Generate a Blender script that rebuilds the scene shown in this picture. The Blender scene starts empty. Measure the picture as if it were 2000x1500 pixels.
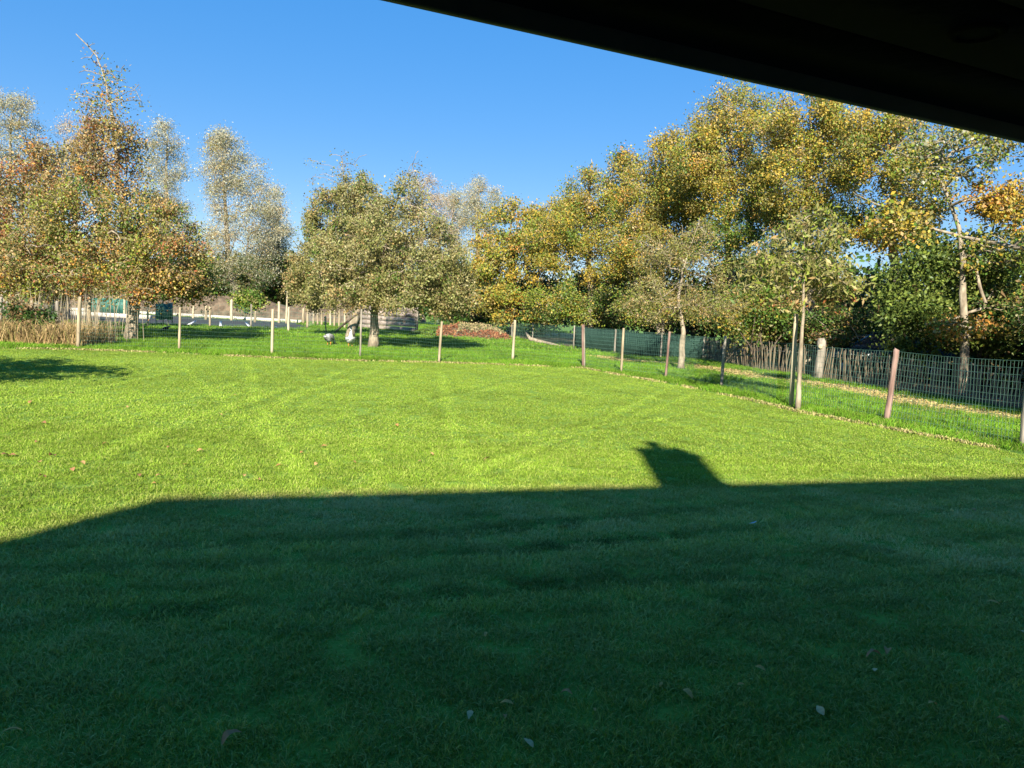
import bpy, math
import numpy as np
from math import radians, sin, cos, tan, pi
from mathutils import Matrix, Vector

# ------------------------------------------------------------------ scene, camera, light
S = bpy.context.scene
COL = S.collection
F_PX = 1502.0
PITCH, ROLL, CAM_H = radians(5.5), radians(2.8), 1.6
SUN_EL, SHADOW_AZ = radians(28.0), radians(3.0)          # shadows run 3 deg right of the view axis
EXPOSURE, SUN_STRENGTH, SKY_STRENGTH = 2.08, 3.0, 0.121

_r = np.array([1., 0, 0]); _f = np.array([0, cos(PITCH), -sin(PITCH)]); _u = np.array([0, sin(PITCH), cos(PITCH)])
RGT = cos(ROLL)*_r + sin(ROLL)*_u
UPV = cos(ROLL)*_u - sin(ROLL)*_r
CAM = np.array([0, 0, CAM_H])

cam = bpy.data.cameras.new('camera'); camo = bpy.data.objects.new('camera', cam); COL.objects.link(camo)
cam.sensor_width = 36; cam.lens = F_PX/2000*36; cam.clip_start = 0.05; cam.clip_end = 3000
M = Matrix.Identity(4)
for i in range(3):
    M[i][0], M[i][1], M[i][2], M[i][3] = RGT[i], UPV[i], -_f[i], CAM[i]
camo.matrix_world = M
S.camera = camo

W_ = bpy.data.worlds.new('World'); S.world = W_; W_.use_nodes = True
nt = W_.node_tree; nt.nodes.clear()
sky = nt.nodes.new('ShaderNodeTexSky'); sky.sky_type = 'NISHITA'; sky.sun_disc = False
sky.sun_elevation = SUN_EL; sky.sun_rotation = pi + SHADOW_AZ
sky.altitude = 0; sky.air_density = 0.8; sky.dust_density = 0.0; sky.ozone_density = 4.0
bg = nt.nodes.new('ShaderNodeBackground'); bg.inputs[1].default_value = SKY_STRENGTH
wo = nt.nodes.new('ShaderNodeOutputWorld')
hs = nt.nodes.new('ShaderNodeHueSaturation'); hs.inputs['Saturation'].default_value = 2.42; hs.inputs['Hue'].default_value = 0.514
gm = nt.nodes.new('ShaderNodeGamma'); gm.inputs[1].default_value = 0.35
nt.links.new(sky.outputs[0], gm.inputs[0]); nt.links.new(gm.outputs[0], hs.inputs['Color']); nt.links.new(hs.outputs[0], bg.inputs[0]); nt.links.new(bg.outputs[0], wo.inputs[0])

sl = bpy.data.lights.new('sun', 'SUN'); sl.energy = SUN_STRENGTH; sl.angle = radians(0.53); sl.color = (1.0, 0.93, 0.80)
so = bpy.data.objects.new('sun', sl); COL.objects.link(so)
SUND = np.array([sin(SHADOW_AZ)*cos(SUN_EL), cos(SHADOW_AZ)*cos(SUN_EL), -sin(SUN_EL)])
so.rotation_euler = Vector(SUND).to_track_quat('-Z', 'Y').to_euler(); so.location = (0, -30, 30)

vs = S.view_settings; vs.view_transform = 'Standard'; vs.look = 'None'; vs.exposure = EXPOSURE; vs.gamma = 1.0
vs.use_curve_mapping = False

# ------------------------------------------------------------------ pixel -> place helpers
def ray(x, y): return _f + RGT*(x-1000)/F_PX + UPV*(750-y)/F_PX
def G(x, y, z=0.0):
    d = ray(x, y); return CAM + d*((z-CAM_H)/d[2])
def P(x, y, depth):
    d = ray(x, y); return CAM + d*(depth/d[1])
def rng_(seed): return np.random.default_rng(seed)

def hash2(ix, iy, seed):
    n = (ix.astype(np.int64)*374761393 + iy.astype(np.int64)*668265263 + seed*974711) & 0x7fffffff
    n = ((n ^ (n >> 13))*1274126177) & 0x7fffffff
    return ((n ^ (n >> 16)) & 0xffff)/65535.0
def vnoise(x, y, seed=0):
    x = np.asarray(x, float); y = np.asarray(y, float)
    ix = np.floor(x); iy = np.floor(y); fx = x-ix; fy = y-iy
    fx = fx*fx*(3-2*fx); fy = fy*fy*(3-2*fy)
    a = hash2(ix, iy, seed); b = hash2(ix+1, iy, seed); c = hash2(ix, iy+1, seed); d = hash2(ix+1, iy+1, seed)
    return (a*(1-fx)+b*fx)*(1-fy) + (c*(1-fx)+d*fx)*fy
def fbm(x, y, seed=0, o=3):
    s = 0; a = 0.5; t = 0
    for i in range(o):
        s = s + a*vnoise(np.asarray(x)*2**i, np.asarray(y)*2**i, seed+i); t += a; a *= 0.5
    return s/t

# ------------------------------------------------------------------ object helpers
def tag(o, label=None, cat=None, group=None, kind=None):
    if label: o['label'] = label
    if cat: o['category'] = cat
    if group: o['group'] = group
    if kind: o['kind'] = kind
    return o
def empty(name, loc=(0, 0, 0)):
    o = bpy.data.objects.new(name, None); COL.objects.link(o); o.location = loc
    o.empty_display_size = 0.2
    return o
def link(name, me, parent=None, mat=None, loc=None):
    o = bpy.data.objects.new(name, me); COL.objects.link(o)
    if mat is not None and len(me.materials) == 0: me.materials.append(mat)
    if parent is not None:
        o.parent = parent
        o.matrix_parent_inverse = Matrix.Translation(-parent_world(parent))
    if loc is not None: o.location = loc
    return o
def parent_world(p):
    v = Vector((0, 0, 0))
    if p.type == 'EMPTY': v = Vector(p.location)
    elif p.parent is None: v = Vector(p.location)
    return v

class MB:
    """collects numpy geometry; builds one mesh"""
    def __init__(s): s.v = []; s.q = []; s.t = []; s.c = []; s.n = 0
    def add(s, v, quads=None, tris=None, col=None):
        v = np.asarray(v, float).reshape(-1, 3)
        if quads is not None and len(quads): s.q.append(np.asarray(quads, int).reshape(-1, 4)+s.n)
        if tris is not None and len(tris): s.t.append(np.asarray(tris, int).reshape(-1, 3)+s.n)
        s.v.append(v)
        if col is not None:
            col = np.asarray(col, float)
            if col.ndim == 1: col = np.tile(col, (len(v), 1))
            s.c.append(col)
        s.n += len(v)
    def box(s, c, size, R=None):
        x, y, z = np.array(size)/2.0
        v = np.array([[-x,-y,-z],[x,-y,-z],[x,y,-z],[-x,y,-z],[-x,-y,z],[x,-y,z],[x,y,z],[-x,y,z]])
        if R is not None: v = v @ np.asarray(R).T
        s.add(v+np.asarray(c), [[0,3,2,1],[4,5,6,7],[0,1,5,4],[1,2,6,5],[2,3,7,6],[3,0,4,7]])
    def tube(s, pts, radii, sides=6, cap=True, squash=None):
        pts = np.asarray(pts, float); n = len(pts); radii = np.broadcast_to(radii, n)
        tan_ = np.gradient(pts, axis=0); tan_ /= np.linalg.norm(tan_, axis=1, keepdims=True)+1e-9
        ref = np.array([0, 1., 0]) if abs(tan_[0][1]) < .9 else np.array([1., 0, 0])
        V = []
        ang = np.arange(sides)/sides*2*pi
        for i in range(n):
            a = np.cross(tan_[i], ref); a /= np.linalg.norm(a)+1e-9; b = np.cross(tan_[i], a)
            k = 1 if squash is None else squash
            V.append(pts[i]+radii[i]*(np.cos(ang)[:, None]*a+np.sin(ang)[:, None]*b*k))
        V = np.concatenate(V)
        q = []
        for i in range(n-1):
            for j in range(sides):
                q.append([i*sides+j, i*sides+(j+1) % sides, (i+1)*sides+(j+1) % sides, (i+1)*sides+j])
        t = []
        if cap:
            for j in range(1, sides-1):
                t.append([0, j+1, j]); k = (n-1)*sides; t.append([k, k+j, k+j+1])
        s.add(V, q, t)
    def mesh(s, name, smooth=False):
        V = np.concatenate(s.v); me = bpy.data.meshes.new(name)
        Q = np.concatenate(s.q) if s.q else np.zeros((0, 4), int)
        T = np.concatenate(s.t) if s.t else np.zeros((0, 3), int)
        me.vertices.add(len(V)); me.vertices.foreach_set('co', V.astype(np.float32).ravel())
        loops = np.concatenate([Q.ravel(), T.ravel()]).astype(np.int32)
        me.loops.add(len(loops)); me.loops.foreach_set('vertex_index', loops)
        tot = np.concatenate([np.full(len(Q), 4), np.full(len(T), 3)]).astype(np.int32)
        st = np.concatenate([[0], np.cumsum(tot)[:-1]]).astype(np.int32) if len(tot) else np.zeros(0, np.int32)
        me.polygons.add(len(tot)); me.polygons.foreach_set('loop_start', st); me.polygons.foreach_set('loop_total', tot)
        if smooth: me.polygons.foreach_set('use_smooth', np.ones(len(tot), bool))
        if s.c:
            C = np.concatenate(s.c); C = np.concatenate([C, np.ones((len(C), 1))], 1)
            a = me.attributes.new('Col', 'FLOAT_COLOR', 'POINT'); a.data.foreach_set('color', C.astype(np.float32).ravel())
        me.update(calc_edges=True); me.validate()
        return me
    def build(s, name, mat, parent=None, smooth=False, origin=None):
        if origin is not None:
            s.v = [v-np.asarray(origin) for v in s.v]
        me = s.mesh(name, smooth); me.materials.append(mat)
        o = link(name, me, parent)
        if origin is not None: o.location = origin
        return o

# ------------------------------------------------------------------ materials
def newmat(name):
    m = bpy.data.materials.new(name); m.use_nodes = True; t = m.node_tree; t.nodes.clear()
    return m, t, t.nodes.new('ShaderNodeOutputMaterial')
def pmat(name, c1, c2, scale=8, rough=0.8, bump=0.3, bscale=None, stretch=(1, 1, 1), spec=0.3, detail=6, lo=.35, hi=.65, coord='Object', metal=0):
    m, t, out = newmat(name); N = t.nodes.new; L = t.links.new
    p = N('ShaderNodeBsdfPrincipled'); p.inputs['Roughness'].default_value = rough
    p.inputs['Specular IOR Level'].default_value = spec; p.inputs['Metallic'].default_value = metal
    tc = N('ShaderNodeTexCoord'); mp = N('ShaderNodeMapping'); mp.inputs['Scale'].default_value = stretch
    L(tc.outputs[coord], mp.inputs[0])
    n1 = N('ShaderNodeTexNoise'); n1.inputs['Scale'].default_value = scale; n1.inputs['Detail'].default_value = detail
    L(mp.outputs[0], n1.inputs['Vector'])
    cr = N('ShaderNodeValToRGB'); e = cr.color_ramp.elements
    e[0].position = lo; e[1].position = hi; e[0].color = (*c1, 1); e[1].color = (*c2, 1)
    L(n1.outputs[0], cr.inputs[0]); L(cr.outputs[0], p.inputs['Base Color'])
    if bump:
        n2 = N('ShaderNodeTexNoise'); n2.inputs['Scale'].default_value = bscale or scale*2.5; n2.inputs['Detail'].default_value = 5
        L(mp.outputs[0], n2.inputs['Vector'])
        b = N('ShaderNodeBump'); b.inputs['Strength'].default_value = bump; b.inputs['Distance'].default_value = 0.02
        L(n2.outputs[0], b.inputs['Height']); L(b.outputs[0], p.inputs['Normal'])
    L(p.outputs[0], out.inputs[0])
    return m
def leafmat(name, trans=0.3, rough=0.5, spec=0.35):
    m, t, out = newmat(name); N = t.nodes.new; L = t.links.new
    at = N('ShaderNodeAttribute'); at.attribute_name = 'Col'
    p = N('ShaderNodeBsdfPrincipled'); p.inputs['Roughness'].default_value = rough; p.inputs['Specular IOR Level'].default_value = spec
    tr = N('ShaderNodeBsdfTranslucent'); mx = N('ShaderNodeMixShader'); mx.inputs[0].default_value = trans
    L(at.outputs['Color'], p.inputs['Base Color']); L(at.outputs['Color'], tr.inputs[0])
    L(p.outputs[0], mx.inputs[1]); L(tr.outputs[0], mx.inputs[2]); L(mx.outputs[0], out.inputs[0])
    return m
def grassmat(name, dew_lift_col=(.86, .66, .28)):  # tint for dewy blades, chosen also to brighten and warm the shaded lawn
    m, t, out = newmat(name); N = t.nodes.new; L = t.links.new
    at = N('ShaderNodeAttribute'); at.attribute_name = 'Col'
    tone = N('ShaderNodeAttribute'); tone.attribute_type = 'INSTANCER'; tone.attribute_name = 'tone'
    dew_lift = N('ShaderNodeAttribute'); dew_lift.attribute_type = 'INSTANCER'; dew_lift.attribute_name = 'dew_lift'
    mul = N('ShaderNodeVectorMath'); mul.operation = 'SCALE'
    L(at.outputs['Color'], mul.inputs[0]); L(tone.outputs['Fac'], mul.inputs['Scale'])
    mxc = N('ShaderNodeMix'); mxc.data_type = 'RGBA'; mxc.inputs[7].default_value = (*dew_lift_col, 1)
    L(dew_lift.outputs['Fac'], mxc.inputs[0]); L(mul.outputs[0], mxc.inputs[6])
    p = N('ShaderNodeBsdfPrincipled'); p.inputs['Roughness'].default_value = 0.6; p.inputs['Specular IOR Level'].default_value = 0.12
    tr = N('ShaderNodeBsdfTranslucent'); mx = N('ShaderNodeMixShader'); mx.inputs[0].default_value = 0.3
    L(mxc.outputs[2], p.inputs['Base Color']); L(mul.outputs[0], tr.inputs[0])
    L(p.outputs[0], mx.inputs[1]); L(tr.outputs[0], mx.inputs[2]); L(mx.outputs[0], out.inputs[0])
    return m

M_LEAF = leafmat('leaf'); M_GLOSSLEAF = leafmat('glossy_leaf', 0.2, 0.45, 0.2); M_DRY = leafmat('dry_leaf', 0.2, 0.8, 0.1)
M_GRASS = grassmat('grass')
M_BARK = pmat('bark', (.05, .035, .025), (.17, .125, .09), 9, .9, .9, stretch=(1, 1, .35))
M_BARKP = pmat('pale_bark', (.16, .125, .085), (.36, .30, .21), 9, .9, .6, stretch=(1, 1, .4))
M_BARKB = pmat('beech_bark', (.10, .09, .07), (.26, .235, .18), 6, .85, .4, stretch=(1, 1, .5))
M_POST = pmat('weathered_post', (.20, .155, .095), (.42, .34, .22), 14, .9, .6, stretch=(1, 1, .12))
M_POSTR = pmat('reddish_post', (.15, .088, .068), (.31, .205, .165), 12, .9, .7, stretch=(1, 1, .15))
M_POSTG = pmat('grey_post', (.15, .13, .10), (.33, .29, .23), 14, .9, .6, stretch=(1, 1, .12))
M_STAKE = pmat('stake_wood', (.30, .24, .15), (.50, .42, .28), 10, .85, .4, stretch=(1, 1, .1))
M_WIRE = pmat('green_wire', (.05, .12, .085), (.09, .18, .135), 4, .5, 0, spec=.5)
M_WIREG = pmat('galvanised_wire', (.18, .2, .19), (.3, .32, .3), 4, .5, 0, spec=.5)
M_NET = pmat('shade_net', (.006, .025, .017), (.014, .042, .03), 30, .9, .3)
M_TARP = pmat('green_tarp', (.02, .10, .075), (.04, .15, .115), 6, .6, .3)
M_PICKET = pmat('picket_wood', (.11, .085, .055), (.31, .25, .16), 10, .9, .5, stretch=(1, 1, .15))
M_PLANK = pmat('plank_wood', (.20, .155, .125), (.35, .29, .245), 6, .9, .4, stretch=(.15, 1, 1))
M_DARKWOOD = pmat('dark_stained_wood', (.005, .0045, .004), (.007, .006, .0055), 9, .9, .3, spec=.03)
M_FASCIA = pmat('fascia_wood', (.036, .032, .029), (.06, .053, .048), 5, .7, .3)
M_BRICK = pmat('house_brick', (.16, .07, .05), (.27, .13, .09), 20, .9, .5)
M_TILE = pmat('roof_tile', (.07, .035, .028), (.13, .06, .045), 12, .8, .5)
M_PAVE = pmat('terrace_stone', (.16, .15, .14), (.25, .24, .22), 4, .8, .3)
M_ASPHALT = pmat('asphalt', (.035, .037, .042), (.06, .062, .068), 40, .9, .4)
M_KERB = pmat('kerb_concrete', (.42, .39, .33), (.60, .56, .48), 10, .9, .3)
M_PAINT = pmat('white_paint', (.6, .6, .6), (.8, .8, .8), 15, .7, 0)
M_EARTH = pmat('bare_earth', (.07, .052, .034), (.17, .125, .082), 2.5, .95, .8)
M_GROUND = pmat('ground', (.09, .18, .018), (.15, .26, .03), .35, .95, .6, bscale=6)
M_SOIL = pmat('lawn_soil', (.135, .235, .024), (.18, .285, .032), 3, .95, .8, bscale=40)
M_SHEDW = pmat('shed_grey', (.20, .20, .17), (.30, .29, .25), 3, .8, .3, stretch=(8, 8, .4))
M_CARP = pmat('car_paint', (.010, .035, .035), (.014, .045, .045), 3, .25, 0, spec=.5)
M_GLASS = pmat('car_glass', (.02, .025, .03), (.03, .035, .04), 3, .06, 0, spec=.8)
M_RUBBER = pmat('rubber', (.012, .012, .012), (.02, .02, .02), 20, .9, .2)
M_METAL = pmat('rim_metal', (.35, .35, .36), (.5, .5, .5), 8, .35, 0, metal=.8)
M_LAMP = pmat('frosted_lamp_glass', (.009, .009, .009), (.013, .013, .012), 8, .8, 0, spec=.02)
M_WHITEF = pmat('white_feathers', (.48, .48, .45), (.70, .69, .65), 18, .85, .3)
M_GREYF = pmat('grey_feathers', (.13, .125, .12), (.50, .50, .48), 7, .85, .3, lo=.42, hi=.55)
M_BILL = pmat('orange_bill', (.5, .2, .03), (.6, .26, .05), 10, .5, 0)
M_BLACKF = pmat('black_feathers', (.012, .012, .015), (.03, .03, .035), 10, .6, .1)
M_TERRA = pmat('clay_pot', (.22, .09, .05), (.3, .13, .08), 10, .9, .2)

def blades(r, n, radius, hmin, hmax, w, lean, cols, seg=2):
    """n grass blades round the origin; returns MB"""
    mb = MB()
    ang = r.uniform(0, 2*pi, n); rad = radius*np.sqrt(r.uniform(0, 1, n))
    base = np.stack([np.cos(ang)*rad, np.sin(ang)*rad, np.zeros(n)], 1)
    h = r.uniform(hmin, hmax, n); la = r.uniform(0, 2*pi, n); ln = r.uniform(lean*.3, lean, n)
    d = np.stack([np.cos(la), np.sin(la), np.zeros(n)], 1)
    fa = r.uniform(0, 2*pi, n); side = np.stack([np.cos(fa), np.sin(fa), np.zeros(n)], 1)
    up = np.array([0, 0, 1.])
    ww = w*r.uniform(.7, 1.3, n)
    mid = base + up*(h*.55)[:, None] + d*(h*ln*.35)[:, None]
    tip = base + up*(h*(1-.25*ln))[:, None] + d*(h*ln)[:, None]
    V = np.stack([base-side*ww[:, None]/2, base+side*ww[:, None]/2, mid+side*ww[:, None]*.42, mid-side*ww[:, None]*.42, tip], 1).reshape(-1, 3)
    i = np.arange(n)*5
    ci = r.integers(0, len(cols), n); c = np.array(cols)[ci]*r.uniform(.8, 1.25, (n, 1))
    mb.add(V, np.stack([i, i+1, i+2, i+3], 1), np.stack([i+3, i+2, i+4], 1), np.repeat(c, 5, 0))
    return mb

def grass_object(name, label, mb, pts, rot, scale, tone, dew_lift, mat):
    """one object: its mesh holds one tuft and a cloud of loose points; geometry nodes put the tuft on every point"""
    nb = mb.n; V = pts
    mb.add(V, col=np.array([0., 0, 0]))
    me = mb.mesh(name); me.materials.append(mat)
    n = nb+len(V)
    fl = np.zeros(n, bool); fl[nb:] = True
    me.attributes.new('inst', 'BOOLEAN', 'POINT').data.foreach_set('value', fl)
    def put(nm, arr, typ, key):
        full = np.zeros((n,)+arr.shape[1:], np.float32); full[nb:] = arr
        me.attributes.new(nm, typ, 'POINT').data.foreach_set(key, full.ravel())
    put('rot', rot, 'FLOAT_VECTOR', 'vector'); put('scl', scale, 'FLOAT_VECTOR', 'vector')
    put('tone', tone, 'FLOAT', 'value'); put('dew_lift', dew_lift, 'FLOAT', 'value')
    o = link(name, me); tag(o, label, 'grass', kind='stuff')
    g = bpy.data.node_groups.new(name, 'GeometryNodeTree')
    g.interface.new_socket('Geometry', in_out='INPUT', socket_type='NodeSocketGeometry')
    g.interface.new_socket('Geometry', in_out='OUTPUT', socket_type='NodeSocketGeometry')
    N = g.nodes.new; L = g.links.new
    gi = N('NodeGroupInput'); go = N('NodeGroupOutput')
    def attr(nm, dt):
        a = N('GeometryNodeInputNamedAttribute'); a.data_type = dt; a.inputs['Name'].default_value = nm
        return a.outputs['Attribute']
    sp = N('GeometryNodeSeparateGeometry'); sp.domain = 'POINT'
    L(gi.outputs[0], sp.inputs['Geometry']); L(attr('inst', 'BOOLEAN'), sp.inputs['Selection'])
    ip = N('GeometryNodeInstanceOnPoints')
    L(sp.outputs['Selection'], ip.inputs['Points']); L(sp.outputs['Inverted'], ip.inputs['Instance'])
    L(attr('rot', 'FLOAT_VECTOR'), ip.inputs['Rotation']); L(attr('scl', 'FLOAT_VECTOR'), ip.inputs['Scale'])
    L(ip.outputs[0], go.inputs[0])
    md = o.modifiers.new('scatter', 'NODES'); md.node_group = g
    return o

def inpoly(x, y, poly):
    inside = np.zeros(len(x), bool); n = len(poly)
    for i in range(n):
        x1, y1 = poly[i]; x2, y2 = poly[(i+1) % n]
        c = ((y1 > y) != (y2 > y)) & (x < (x2-x1)*(y-y1)/(y2-y1+1e-12)+x1)
        inside ^= c
    return inside
def segdist(x, y, pl):
    best = np.full(len(x), 1e9)
    for a, b in zip(pl[:-1], pl[1:]):
        a = np.asarray(a[:2]); b = np.asarray(b[:2]); d = b-a; L2 = d@d+1e-9
        t = np.clip(((x-a[0])*d[0]+(y-a[1])*d[1])/L2, 0, 1)
        best = np.minimum(best, np.hypot(x-a[0]-t*d[0], y-a[1]-t*d[1]))
    return best

def sheet(name, poly, z, mat, kind='structure', label=None, cat=None):
    me = bpy.data.meshes.new(name); me.from_pydata([(p[0], p[1], z) for p in poly], [], [list(range(len(poly)))]); me.update()
    if me.polygons[0].normal.z < 0: me.flip_normals()
    o = link(name, me, mat=mat); tag(o, label, cat, kind=kind); return o

# ------------------------------------------------------------------ ground, lawn, car park
sheet('ground', [(-900, -300), (900, -300), (900, 1800), (-900, 1800)], 0.0, M_GROUND)
EDGE_PX = [(0, 681), (155, 684), (350, 691), (531, 700), (703, 706), (857, 709), (1001, 714), (1140, 720), (1213, 734),
           (1300, 749), (1408, 771), (1480, 786), (1560, 806), (1730, 838), (1860, 862), (2000, 889)]
EDGE = [G(*p)[:2] for p in EDGE_PX]
EDGE = [np.array([-19, 20.2])] + EDGE + [np.array([8.4, 8.0]), np.array([9.2, 5.0])]
LAWN = [tuple(e) for e in EDGE] + [(9.5, 1.2), (-19, -6.5)]
sheet('lawn', LAWN, 0.004, M_SOIL)
sheet('terrace', [(-4.6, -4.0), (6.5, -0.45), (5.5, 3.2), (2.6, 1.9), (-3.0, -.5)], 0.008, M_PAVE)

TRACKS = [(.09, [(485, 712), (500, 790), (545, 870), (590, 960)]), (.08, [(345, 712), (440, 790), (545, 870), (620, 950)]), (.09, [(180, 900), (330, 832), (450, 795), (560, 762), (700, 716)]),
          (.10, [(0, 800), (200, 757), (340, 727)]), (.10, [(870, 952), (990, 900), (1150, 838), (1300, 760)]), (.09, [(935, 955), (1060, 900), (1230, 820), (1360, 768)]), (.10, [(860, 728), (890, 850), (935, 940)]),
          (.08, [(640, 905), (830, 872), (1000, 852), (1290, 820)]), (.08, [(1150, 925), (1600, 915), (2000, 905)]), (.08, [(560, 770), (760, 735), (960, 720)]), (.07, [(60, 870), (330, 800), (470, 770)]),
          (-.09, [(320, 862), (480, 800), (640, 730)]), (-.07, [(0, 855), (220, 800), (470, 737)]), (-.10, [(930, 762), (1100, 724)]), (-.08, [(640, 832), (860, 777), (1050, 728)]),
          (-.07, [(1000, 740), (1200, 765), (1500, 830), (1800, 930)]), (-.08, [(1150, 732), (1350, 772), (1560, 832), (1700, 852)]), (-.07, [(700, 882), (1000, 872), (1400, 842)]),
          (-.14, [(300, 1075), (900, 1046), (1300, 1000), (1950, 950)]), (-.16, [(900, 1088), (1250, 1055), (1600, 1020), (2000, 985)]),
          (-.16, [(1000, 1140), (1400, 1110), (2000, 1050)]), (-.14, [(850, 1160), (1250, 1135), (1500, 1130)]), (-.12, [(0, 1240), (500, 1180), (900, 1160)])]
TRACKS += [(-.06, [(x0, 700+dy), (x0+260, 725+dy), (x0+560, 770+dy), (x0+900, 840+dy)]) for x0, dy in ((900, 14), (820, 30), (760, 50), (860, 70), (700, 80), (1000, 60))]
TRACKS += [(-.10, [(0, 1075+q*46), (700, 1050+q*46), (1300, 1010+q*44), (2000, 960+q*40)]) for q in range(8)]
TRACKS += [(.07, [(420, 960), (470, 860), (560, 780), (760, 716)]), (.06, [(470, 955), (520, 860), (610, 785), (800, 720)]), (.06, [(740, 960), (720, 860), (640, 770), (560, 712)]), (.06, [(1560, 900), (1350, 840), (1180, 790), (1000, 730)]), (.06, [(1620, 880), (1400, 815), (1240, 768), (1120, 735)]), (.06, [(1020, 940), (1250, 830), (1420, 790)]), (.06, [(0, 770), (260, 722)]), (.06, [(0, 880), (260, 812), (480, 745), (560, 715)])]
TRACKW = [(a, [G(*p) for p in pl]) for a, pl in TRACKS]
def lawn_tone(x, y):
    t = 1 + .34*(fbm(x*.7, y*.7, 3)-.5) + .30*(fbm(x*.28-y*.1, y*.9+x*.25, 9)-.5) + .25*(vnoise(x*3, y*3, 31)-.5)
    st = 0*np.sin((-.304*x+.953*y)*2*pi/.95 + 1.2*fbm(x*.3, y*.3, 5))
    t = t + .05*st
    for a, pl in TRACKW:
        d = segdist(x, y, pl); t = t + 2.4*a*(np.exp(-(d/.075)**2)-.45*np.exp(-((d-.20)/.07)**2))*(.7+.5*vnoise(x*1.2, y*1.2, 71))
    return t
GREENS = [(.195, .305, .028), (.22, .33, .032), (.275, .36, .045), (.15, .25, .024), (.33, .37, .085)]

def lawn_points(r, ymin, ymax, dens, marg):
    P_ = []
    y = ymin
    while y < ymax:
        dy = .5; hw = .69*y+marg
        n = r.poisson(dens(y)*dy*2*hw)
        P_.append(np.stack([r.uniform(-hw, hw, n), r.uniform(y, y+dy, n)], 1)); y += dy
    P_ = np.concatenate(P_); return P_
def place_grass(name, label, mb, pts, r, zscale, tone, dew_lift, mat=None, tilt=.18):
    n = len(pts)
    rot = np.stack([r.normal(0, tilt, n), r.normal(0, tilt, n), r.uniform(0, 2*pi, n)], 1)
    s = r.uniform(.85, 1.2, n); scl = np.stack([s, s, s*zscale], 1)
    P3 = np.stack([pts[:, 0], pts[:, 1], np.full(n, .005)], 1)
    return grass_object(name, label, mb, P3, rot, scl, tone, dew_lift, mat or M_GRASS)

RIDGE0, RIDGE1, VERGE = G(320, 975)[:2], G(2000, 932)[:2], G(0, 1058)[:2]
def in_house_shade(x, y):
    """soft 0..1: the part of the lawn the low sun does not reach; its dewy grass is also painted paler to lift the shade"""
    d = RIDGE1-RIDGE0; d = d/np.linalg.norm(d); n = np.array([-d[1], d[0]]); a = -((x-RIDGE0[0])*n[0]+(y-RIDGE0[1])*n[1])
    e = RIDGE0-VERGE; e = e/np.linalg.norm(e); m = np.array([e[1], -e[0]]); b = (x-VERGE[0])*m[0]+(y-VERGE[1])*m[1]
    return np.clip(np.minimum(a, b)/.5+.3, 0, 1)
def lawn_part(name, label, seed, y0, y1, dens, mb):
    r = rng_(seed); p = lawn_points(r, y0, y1, dens, 2.0)
    k = inpoly(p[:, 0], p[:, 1], LAWN) & (segdist(p[:, 0], p[:, 1], EDGE) > .06); p = p[k]
    x, y = p[:, 0], p[:, 1]
    t = lawn_tone(x, y)
    dn = fbm(x*.5+3, y*1.1+.35*x, 41); df = hash2(np.floor(x*9), np.floor(y*9), 47)
    dew_lift = (.40+np.clip((dn-.40)*3.2, 0, 1)*.45)*np.clip(.55+.7*df, 0, 1)*in_house_shade(x, y)*np.clip((y-1.6)/3.4, .3, 1)*np.clip(t*t*1.1-.1, 0, 1.2)  # dewy patches over a painted base that lightens the shadow, fading towards the terrace
    place_grass(name, label, mb, p, r, np.clip(.35+.7*t, .75, 1.35), t, np.clip(dew_lift, 0, .85), tilt=.12)
r0 = rng_(1)
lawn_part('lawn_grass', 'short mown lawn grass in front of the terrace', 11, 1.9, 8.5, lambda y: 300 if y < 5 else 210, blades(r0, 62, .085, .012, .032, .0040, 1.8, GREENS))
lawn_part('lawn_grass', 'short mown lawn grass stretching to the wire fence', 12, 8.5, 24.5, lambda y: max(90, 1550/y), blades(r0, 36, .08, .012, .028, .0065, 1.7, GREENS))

# rough paddock grass beyond the lawn edge
SPUR = [G(*q) for q in [(1150, 697), (1250, 709), (1365, 717), (1500, 742), (1600, 752), (1720, 777), (1830, 799), (2000, 822)]]
WOOD = [tuple(q[:2]) for q in [G(*t) for t in [(985, 658), (1040, 667), (1150, 686), (1250, 699), (1365, 702), (1500, 726), (1600, 738), (1720, 761), (1830, 781), (2000, 806)]]]+[(12, 11), (12.5, 2), (40, 2), (40, 60), (-2, 60)]
sheet('woodland_floor', WOOD, 0.004, pmat('leaf_mould', (.05, .032, .018), (.13, .08, .04), 5, .95, .8))
CARPARK = [(-34, 55.2), (-24.4, 54.3), (-14.6, 52), (-10.7, 41.6), (-13.4, 39.8), (-17.0, 38.2), (-34, 33)]
def paddock(name, label, seed, y0, y1, dens, mb, zs):
    r = rng_(seed); p = lawn_points(r, y0, y1, dens, 3.0)
    x, y = p[:, 0], p[:, 1]
    k = ~inpoly(x, y, LAWN) & ~inpoly(x, y, CARPARK) & (x < 13) & (x > -26) & (segdist(x, y, EDGE) > .14) & ~inpoly(x, y, WOOD) & (segdist(x, y, SPUR) > .45+.6*r.uniform(0, 1, len(x))**2)
    p = p[k]; x, y = p[:, 0], p[:, 1]
    t = .88 + .5*(fbm(x*.5, y*.5, 23)-.5) + .4*(vnoise(x*2, y*2, 25)-.5)
    place_grass(name, label, mb, p, r, zs*np.clip(.4+1.2*fbm(x*.8, y*.8, 27), .4, 1.5), t, np.zeros(len(p)), tilt=.12)
PADG = [(.14, .29, .019), (.17, .33, .022), (.21, .35, .03), (.11, .25, .017), (.27, .34, .07)]
paddock('paddock_grass', 'longer rough grass between the lawn edge and the paling fence', 13, 9, 30, lambda y: 32, blades(r0, 80, .20, .045, .125, .010, 1.2, PADG), 1.0)
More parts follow.
